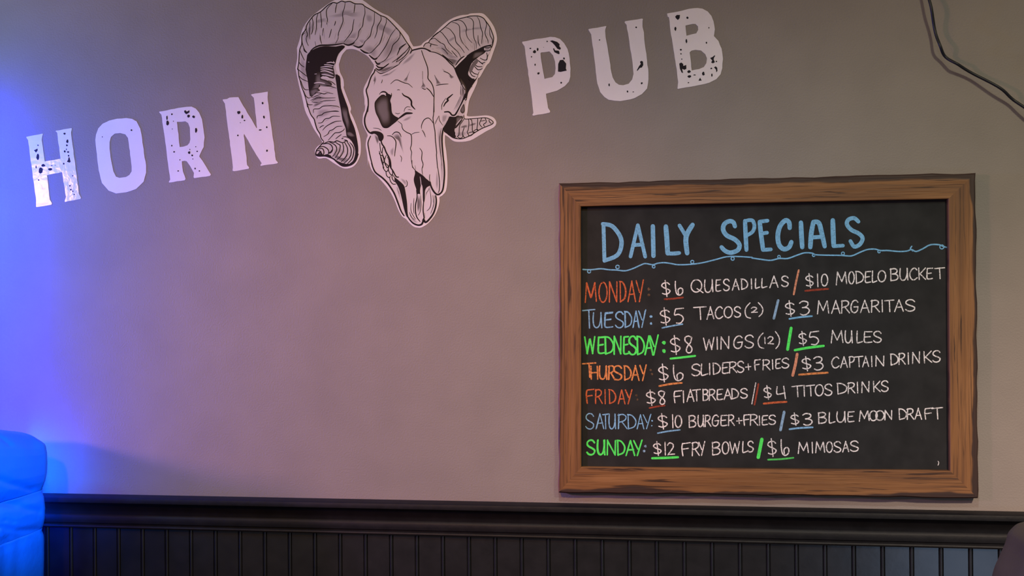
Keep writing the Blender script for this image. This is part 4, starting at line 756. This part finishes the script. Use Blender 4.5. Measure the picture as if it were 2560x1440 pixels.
w.word('b', 'MODELO', [(1018, 1157), (1180, 1255), (1275, 1380), (1402, 1475), (1490, 1555), (1572, 1675)], (215, 385), (195, 340), M_white, WW)
w.word('b', 'BUCKET', [(1735, 1840), (1865, 1975), (1995, 2095), (2110, 2210), (2225, 2300), (2330, 2460)], (168, 330), (155, 300), M_white, WW)
w.done('chalk_drink', 'Monday drink special')
w = Writing(4)
w.word('a', 'T', [(90, 252)], (608, 855), (608, 855), M_sky, 3.6)
w.word('a', 'UESDAY', [(230, 345), (378, 490), (525, 635), (645, 742), (760, 842), (835, 930)], (650, 850), (622, 845), M_sky, 3.4)
w.word('a', 'ESDAY', [(384, 490), (530, 630), (655, 740), (765, 835), (845, 922)], (655, 850), (630, 845), M_sky, 1.6, True)
w.dot('a', 1000, 700, 3.6, M_sky); w.dot('a', 1000, 795, 3.6, M_sky)
w.done('chalk_day', 'Tuesday in blue chalk'); w = Writing(102)
w.word('a', '$5', [(1120, 1255), (1308, 1432)], (582, 825), (590, 785), M_white, WW); w.line('a', [(1150, 852), (1280, 825), (1420, 802)], 3.8, M_sky)
w.word('a', 'TACOS', [(1570, 1735), (1745, 1838), (1855, 1955), (1975, 2085), (2110, 2195)], (570, 748), (570, 705), M_white, WW)
w.word('a', '(', [(2252, 2330)], (518, 722), (518, 722), M_white, 3.0); w.word('a', '2', [(2338, 2418)], (575, 648), (575, 648), M_white, 3.0); w.word('a', ')', [(2425, 2495)], (515, 700), (515, 700), M_white, 3.0)
w.done('chalk_food', 'Tuesday food special'); w = Writing(109)
w.line('b', [(242, 592), (185, 832)], 6.2, M_slateblue, False, 0)
w.word('b', '$3', [(335, 462), (525, 658)], (598, 812), (602, 780), M_white, WW); w.line('b', [(392, 838), (540, 815), (692, 802)], 4.6, M_blue)
w.word('b', 'MARGARITAS', [(765, 915), (955, 1067), (1085, 1192), (1210, 1310), (1340, 1455), (1480, 1592), (1618, 1642), (1660, 1785), (1795, 1910), (1938, 2065)], (598, 772), (582, 732), M_white, WW)
w.done('chalk_drink', 'Tuesday drink special')
w = Writing(5)
w.word('c', 'WEDNESDAY', [(115, 250), (292, 380), (382, 500), (505, 605), (635, 700), (705, 805), (815, 912), (920, 1028), (990, 1095)], (172, 392), (158, 412), M_green, 4.2, True)
w.dot('c', 1172, 250, 5, M_green); w.dot('c', 1172, 360, 5, M_green)
w.done('chalk_day', 'Wednesday in bright green chalk'); w = Writing(103)
w.word('c', '$8', [(1252, 1388), (1445, 1555)], (150, 415), (165, 380), M_white, WW); w.line('c', [(1260, 462), (1420, 445), (1588, 425)], 5.4, M_green)
w.word('c', 'WINGS', [(1700, 1840), (1872, 1892), (1930, 2045), (2100, 2220), (2252, 2365)], (190, 348), (145, 315), M_white, WW); w.word('c', '(', [(2425, 2505)], (120, 325), (120, 325), M_white, 3.0)
w.word('d', '12', [(52, 78), (105, 182)], (228, 310), (220, 325), M_white, 3.0); w.word('d', ')', [(200, 265)], (152, 378), (152, 378), M_white, 3.0)
w.done('chalk_food', 'Wednesday food special'); w = Writing(110)
w.line('d', [(415, 108), (368, 392)], 7.4, M_green, False, 0)
w.word('d', '$5', [(512, 618), (655, 782)], (155, 345), (150, 330), M_white, WW); w.line('d', [(465, 402), (640, 370), (848, 345)], 6.4, M_green)
w.word('d', 'MULES', [(950, 1105), (1135, 1232), (1285, 1365), (1385, 1490), (1512, 1615)], (138, 308), (155, 300), M_white, WW)
w.done('chalk_drink', 'Wednesday drink special')
w = Writing(6)
w.word('c', 'T', [(85, 262)], (518, 712), (518, 712), M_tan, 4.0)
w.word('c', 'HURSDAY', [(195, 295), (310, 412), (432, 520), (495, 608), (640, 735), (742, 842), (850, 935)], (562, 732), (555, 755), M_tan, 3.6, True)
w.dot('c', 995, 615, 3, M_dim); w.dot('c', 1012, 668, 3.2, M_dim)
w.done('chalk_day', 'Thursday in orange chalk'); w = Writing(104)
w.word('c', '$6', [(1095, 1228), (1295, 1428)], (530, 782), (560, 748), M_white, WW); w.line('c', [(1110, 828), (1260, 800), (1412, 785)], 4.8, M_tan)
w.word('c', 'SLIDERS', [(1540, 1652), (1662, 1760), (1775, 1792), (1825, 1922), (1950, 2032), (2042, 2145), (2150, 2235)], (542, 695), (495, 640), M_white, WW)
w.word('c', '+', [(2262, 2332)], (532, 612), (532, 612), M_white, 3.0); w.word('c', 'FR', [(2380, 2455), (2488, 2588)], (475, 615), (475, 612), M_white, WW)
w.word('d', 'IES', [(158, 182), (208, 272), (290, 382)], (530, 655), (505, 638), M_white, WW); w.done('chalk_food', 'Thursday food special'); w = Writing(111)
w.line('d', [(496, 455), (470, 600), (436, 738)], 7.0, M_peach, True, 0)
w.word('d', '$3', [(555, 678), (715, 842)], (488, 682), (490, 665), M_white, WW); w.line('d', [(520, 730), (700, 715), (902, 702)], 5.2, M_tan)
w.word('d', 'CAPTAIN', [(955, 1055), (1075, 1165), (1185, 1255), (1262, 1370), (1368, 1450), (1480, 1502), (1540, 1655)], (495, 640), (478, 612), M_white, WW)
w.word('d', 'DRINKS', [(1738, 1842), (1848, 1938), (1968, 1990), (2030, 2132), (2180, 2290), (2302, 2402)], (455, 602), (405, 555), M_white, WW)
w.done('chalk_drink', 'Thursday drink special')
w = Writing(7)
w.word('e', 'FRIDAY', [(140, 238), (258, 348), (382, 398), (440, 532), (565, 652), (655, 748)], (72, 258), (82, 266), M_orange, 3.0, True)
w.dot('e', 805, 152, 3, M_dim); w.dot('e', 820, 205, 3, M_dim)
w.done('chalk_day', 'Friday in red chalk'); w = Writing(105)
w.word('e', '$8', [(932, 1058), (1095, 1192)], (75, 290), (95, 265), M_white, WW); w.line('e', [(980, 320), (1080, 300), (1182, 288)], 4.2, M_red)
w.word('e', 'F', [(1308, 1408)], (90, 248), (90, 248), M_white, WW); w.word('e', 'I', [(1422, 1445)], (95, 250), (95, 250), M_white, WW)
w.word('e', 'ATBREADS', [(1480, 1572), (1552, 1655), (1690, 1762), (1772, 1858), (1880, 1955), (1975, 2068), (2075, 2168), (2195, 2285)], (75, 235), (62, 188), M_white, WW)
w.done('chalk_food', 'Friday food special'); w = Writing(112)
w.line('e', [(2396, -15), (2345, 265)], 2.8, M_white, False); w.line('e', [(2432, 0), (2405, 150), (2380, 275)], 4.6, M_red)
w.word('f', '$4', [(148, 248), (308, 432)], (172, 352), (185, 342), M_white, WW); w.line('f', [(150, 405), (300, 390), (440, 382)], 5.2, M_orange)
w.word('f', 'TITOS', [(510, 645), (655, 682), (692, 802), (810, 912), (930, 1022)], (180, 318), (155, 298), M_white, WW)
w.word('f', 'DRINKS', [(1090, 1215), (1225, 1318), (1338, 1362), (1405, 1502), (1550, 1642), (1655, 1742)], (145, 282), (110, 245), M_white, WW)
w.done('chalk_drink', 'Friday drink special')
w = Writing(8)
w.word('e', 'SATURDAY', [(130, 238), (268, 372), (352, 432), (440, 532), (560, 682), (688, 802), (815, 905), (895, 1000)], (392, 598), (412, 598), M_sky, 3.0, False)
w.word('e', 'ATURDAY', [(275, 368), (358, 425), (446, 526), (566, 676), (694, 796), (822, 900), (902, 990)], (405, 592), (416, 592), M_sky, 1.4, False)
w.dot('e', 1015, 490, 2.4, M_sky); w.dot('e', 1010, 555, 2.0, M_sky)
w.done('chalk_day', 'Saturday in blue chalk'); w = Writing(106)
w.word('e', '$10', [(1088, 1218), (1275, 1302), (1320, 1408)], (385, 608), (425, 572), M_white, WW); w.line('e', [(1090, 655), (1240, 628), (1385, 612)], 3.8, M_sky)
w.word('e', 'BURGER', [(1505, 1598), (1625, 1705), (1720, 1798), (1815, 1902), (1930, 2012), (2030, 2112)], (422, 578), (412, 552), M_white, WW)
w.word('e', '+', [(2140, 2212)], (455, 528), (455, 528), M_white, 3.0); w.word('e', 'FR', [(2235, 2315), (2320, 2425)], (405, 552), (408, 552), M_white, WW)
w.word('f', 'IES', [(85, 105), (128, 200), (218, 302)], (562, 682), (550, 668), M_white, WW); w.done('chalk_food', 'Saturday food special'); w = Writing(113)
w.line('f', [(412, 512), (365, 742)], 6.8, M_slateblue, False, 0)
w.word('f', '$3', [(495, 602), (648, 768)], (525, 688), (535, 678), M_white, WW); w.line('f', [(480, 732), (620, 716), (776, 708)], 4.6, M_sky)
w.word('f', 'BLUE', [(848, 952), (980, 1062), (1085, 1198), (1225, 1305)], (520, 660), (505, 635), M_white, WW)
w.word('f', 'MOON', [(1375, 1498), (1505, 1602), (1585, 1692), (1700, 1792)], (500, 632), (490, 608), M_white, WW)
w.word('f', 'DRAFT', [(1880, 1978), (1985, 2072), (2085, 2172), (2212, 2312), (2300, 2438)], (472, 608), (455, 602), M_white, WW)
w.done('chalk_drink', 'Saturday drink special')
w = Writing(9)
w.word('e', 'SUNDAY', [(145, 252), (285, 388), (412, 532), (550, 652), (670, 782), (770, 882)], (748, 940), (758, 955), M_green, 4.0, True)
w.dot('e', 925, 830, 3.4, M_slateblue); w.dot('e', 910, 893, 3.8, M_slateblue)
w.done('chalk_day', 'Sunday in green chalk'); w = Writing(107)
w.word('e', '$12', [(1030, 1138), (1178, 1200), (1222, 1312)], (765, 955), (788, 942), M_white, WW); w.line('e', [(1015, 990), (1190, 985), (1360, 976)], 6.0, M_green)
w.word('e', 'FRY', [(1410, 1522), (1545, 1645), (1640, 1718)], (785, 958), (775, 952), M_white, WW)
w.word('e', 'BOWLS', [(1815, 1922), (1950, 2038), (2050, 2180), (2215, 2290), (2288, 2362)], (778, 948), (762, 902), M_white, WW)
w.done('chalk_food', 'Sunday food special'); w = Writing(114)
w.line('e', [(2478, 738), (2430, 978)], 8.6, M_green, False, 0)
w.word('f', '$6', [(198, 312), (368, 472)], (850, 1090), (878, 1065), M_white, WW); w.line('f', [(205, 1122), (370, 1115), (530, 1098)], 4.4, M_dgreen)
w.word('f', 'MIMOSAS', [(590, 722), (758, 782), (815, 928), (950, 1028), (1050, 1138), (1160, 1238), (1260, 1362)], (902, 1042), (885, 1015), M_white, WW)
w.done('chalk_drink', 'Sunday drink special'); w = Writing(120)
w.line('p', [(2345, 1153), (2347, 1157), (2345, 1163)], 2.0, M_white); w.done('chalk_mark', 'tiny white chalk mark in the corner')
# ------------------------------------------------------------------ cable hanging in front of the wall
path = [(2250, -900), (2272, -400), (2290, -160), (2308, -50), (2322, 0), (2332, 45), (2342, 90), (2350, 118), (2362, 138), (2382, 155), (2405, 168), (2450, 192), (2500, 222), (2530, 245), (2562, 270), (2640, 330), (2760, 400), (3000, 500), (3400, 590), (3900, 620)]
pts = [at(a, b, -0.023) for a, b in catmull(path, 5)]
pts = [Vector((p.x, p.y + 0.004 * math.sin(i * 0.5), p.z)) for i, p in enumerate(pts)]
bm = bmesh.new(); rings = []
for i, p in enumerate(pts):
    t = (pts[min(i + 1, len(pts) - 1)] - pts[max(i - 1, 0)]).normalized()
    a = t.cross(Vector((0, 1, 0))).normalized(); c = t.cross(a)
    rings.append([bm.verts.new(p + 0.0031 * (a * math.cos(k * math.pi / 5) + c * math.sin(k * math.pi / 5))) for k in range(10)])
for r0, r1 in zip(rings, rings[1:]):
    for k in range(10): bm.faces.new((r0[k], r0[(k + 1) % 10], r1[(k + 1) % 10], r1[k]))
bm.faces.new(rings[0]); bm.faces.new(rings[-1])
bmesh.ops.recalc_face_normals(bm, faces=bm.faces)
co = link('cable', bm, M_cord, smooth=True)
tag(co, 'thin black cable drooping in front of the wall, upper right', 'cable')

# ------------------------------------------------------------------ padded booth seat under the blue light, end-on to the wall
seat = empty('booth_seat', Vector((-1.3, -0.42, 0.0)))
tag(seat, 'blue-lit padded booth back with creased cover and stitched rolls, lower left', 'booth seat')
YB, YFR = -0.085, -0.74
tgt = [(1078, 66), (1081, 82), (1086, 92), (1094, 101), (1104, 108), (1118, 114), (1135, 117), (1160, 118), (1185, 117), (1205, 113), (1218, 108), (1227, 105), (1236, 106), (1250, 110), (1275, 113), (1300, 112), (1314, 109), (1324, 107.5), (1334, 108), (1350, 110), (1400, 110), (1440, 109), (1600, 110), (2300, 110)]
CRE = [([(-10, 1086), (8, 1097), (28, 1113)], 3.0, 1.0), ([(-10, 1198), (15, 1205), (45, 1214), (80, 1223)], 6, 0.9), ([(15, 1253), (45, 1263), (70, 1273), (100, 1278)], 6, 0.9), ([(-10, 1250), (15, 1262), (40, 1268)], 5, 0.7),
       ([(-10, 1318), (10, 1320), (40, 1326), (108, 1325)], 5, 0.9), ([(2, 1325), (5, 1338), (20, 1350)], 3, -0.9), ([(15, 1350), (16, 1390), (14, 1440)], 9, 0.9), ([(50, 1345), (46, 1390), (44, 1440)], 10, 0.6), ([(55, 1100), (80, 1112), (92, 1104)], 9, 0.5), ([(12, 1300), (35, 1305)], 3, 0.6)]
def crease(px, py):
    s = 0.0
    for l, wd_, amp in CRE:
        best = 1e9
        for (ax, ay), (bx, by) in zip(l, l[1:]):
            dx, dy = bx - ax, by - ay; t = max(0, min(1, ((px - ax) * dx + (py - ay) * dy) / (dx * dx + dy * dy)))
            best = min(best, (px - ax - t * dx) ** 2 + (py - ay - t * dy) ** 2)
        if best < 9 * wd_ * wd_: s += amp * math.exp(-best / (2 * wd_ * wd_))
    return s
def contour(xr, inset):
    """rounded rectangle, dense on the side that faces the room"""
    xl = -2.05; r = 0.035; y0, y1 = YFR + inset, YB - inset; out = []
    for cx, cy, a0 in ((xr - r, y1 - r, 90), (xr - r, y0 + r, 0)):
        for k in range(9): a = math.radians(a0 - 90 * k / 8); out.append((cx + r * math.cos(a), cy + r * math.sin(a)))
        if a0 == 90:
            L = (y1 - r) - (y0 + r); out += [(xr, y1 - r - L * (k / 60) ** 1.6) for k in range(1, 60)]
    out += [(xl, y0), (xl, y1)]
    return out
def xr_for(px, py):
    z = None; lo, hi = -1.6, -0.8
    for _ in range(40):
        m = (lo + hi) / 2
        q = at(px, py, YB - 0.035)
        mx = max(pix(Vector((x, y, q.z)))[0] for x, y in ((m, YB - 0.035), (m - 0.0103, YB - 0.0103), (m - 0.0025, YB - 0.022), (m - 0.035, YB)))
        if mx > px: hi = m
        else: lo = m
    return lo, q.z
def interp(y):
    for (a, b), (c, d) in zip(tgt, tgt[1:]):
        if a <= y <= c: return b + (d - b) * (y - a) / (c - a)
    return tgt[-1][1]
def cushion(name, ya, yb, step_, cap):
    bm = bmesh.new(); rings = []
    y = ya; ys = []
    while y < yb - 0.01: ys.append(y); y += step_
    ys.append(yb)
    for k, py in enumerate(ys):
        xr, z = xr_for(interp(py), py)
        z = max(z, 0.012)
        ring = []
        for x, yy in contour(xr, max(0.0, 0.035 - (py - 1078) * 0.001) if cap else 0.0):
            lift = 0.21 * max(0.0, YB - 0.06 - yy) * max(0.0, 1 - (py - 1078) / 160) if cap else 0.0
            p = Vector((x, yy, z + lift)); q = pix(p)
            if q[0] > -60 and py < 1460: p.x -= 0.0042 * crease(*q)
            ring.append(bm.verts.new(p))
        rings.append(ring)
    n = len(rings[0])
    for a, b in zip(rings, rings[1:]):
        for i in range(n): bm.faces.new((a[i], a[(i + 1) % n], b[(i + 1) % n], b[i]))
    bm.faces.new(rings[0]); bm.faces.new(rings[-1][::-1])
    bmesh.ops.recalc_face_normals(bm, faces=bm.faces)
    return link(name, bm, M_pad, seat, smooth=True)
cushion('head_roll', 1078, 1227, 2.5, True); cushion('back_cushion', 1227.2, 1324, 3, False); cushion('lower_panel', 1324.2, 2300, 6, False)

# ------------------------------------------------------------------ the corner of a chair back in front, lower right
YC = -1.05
ch = empty('chair', Vector((at(2640, 1440, YC).x, YC, 0.0)))
tag(ch, 'dark brown chair back, only its edge showing at the lower right', 'chair')
edge = [(2640, 1318), (2600, 1320), (2575, 1326), (2560, 1338), (2550, 1350), (2545, 1366), (2540, 1382), (2532, 1400), (2522, 1422), (2514, 1440), (2506, 1470), (2500, 1520), (2498, 1600), (2505, 1900), (2530, 1960), (2600, 1975), (3060, 1975), (3120, 1960), (3145, 1900), (3150, 1500), (3110, 1400), (3060, 1340), (3000, 1322), (2900, 1316), (2760, 1314)]
E2 = catmull(edge, 3, True)
bm = bmesh.new(); rings = []
cx = sum(a for a, b in E2) / len(E2); cyy = sum(b for a, b in E2) / len(E2)
for yy, s in ((YC + 0.05, 0.95), (YC + 0.045, 0.975), (YC + 0.03, 0.995), (YC + 0.01, 1.0), (YC - 0.02, 0.995), (YC - 0.04, 0.975), (YC - 0.05, 0.94)):
    ring = []
    for a, b in E2:
        p = at(cx + (a - cx) * s, cyy + (b - cyy) * s, YC); ring.append(bm.verts.new((p.x, yy, p.z)))
    rings.append(ring)
n = len(E2)
for a, b in zip(rings, rings[1:]):
    for i in range(n): bm.faces.new((a[i], a[(i + 1) % n], b[(i + 1) % n], b[i]))
bm.faces.new(rings[0]); bm.faces.new(rings[-1])
bmesh.ops.recalc_face_normals(bm, faces=bm.faces)
link('backrest', bm, M_chair, ch, smooth=True)
zb = at(2800, 1975, YC).z
xa, xb = at(2580, 1900, YC).x, at(3080, 1900, YC).x
SH = 0.47
bm = bmesh.new(); box(bm, (xa - 0.02, YC - 0.50, SH - 0.07), (xb + 0.02, YC - 0.01, SH))
bmesh.ops.bevel(bm, geom=bm.edges[:], offset=0.02, segments=3, affect='EDGES')
link('seat', bm, M_chair, ch, smooth=True)
for x in (xa, xb):
    for y0_, y1_, z1_ in ((YC - 0.02, YC + 0.02, zb + 0.06), (YC - 0.48, YC - 0.44, SH - 0.05)):
        bm = bmesh.new(); box(bm, (x - 0.018, y0_, 0), (x + 0.018, y1_, z1_)); bmesh.ops.bevel(bm, geom=bm.edges[:], offset=0.005, segments=2, affect='EDGES')
        link('leg', bm, M_leg, ch)
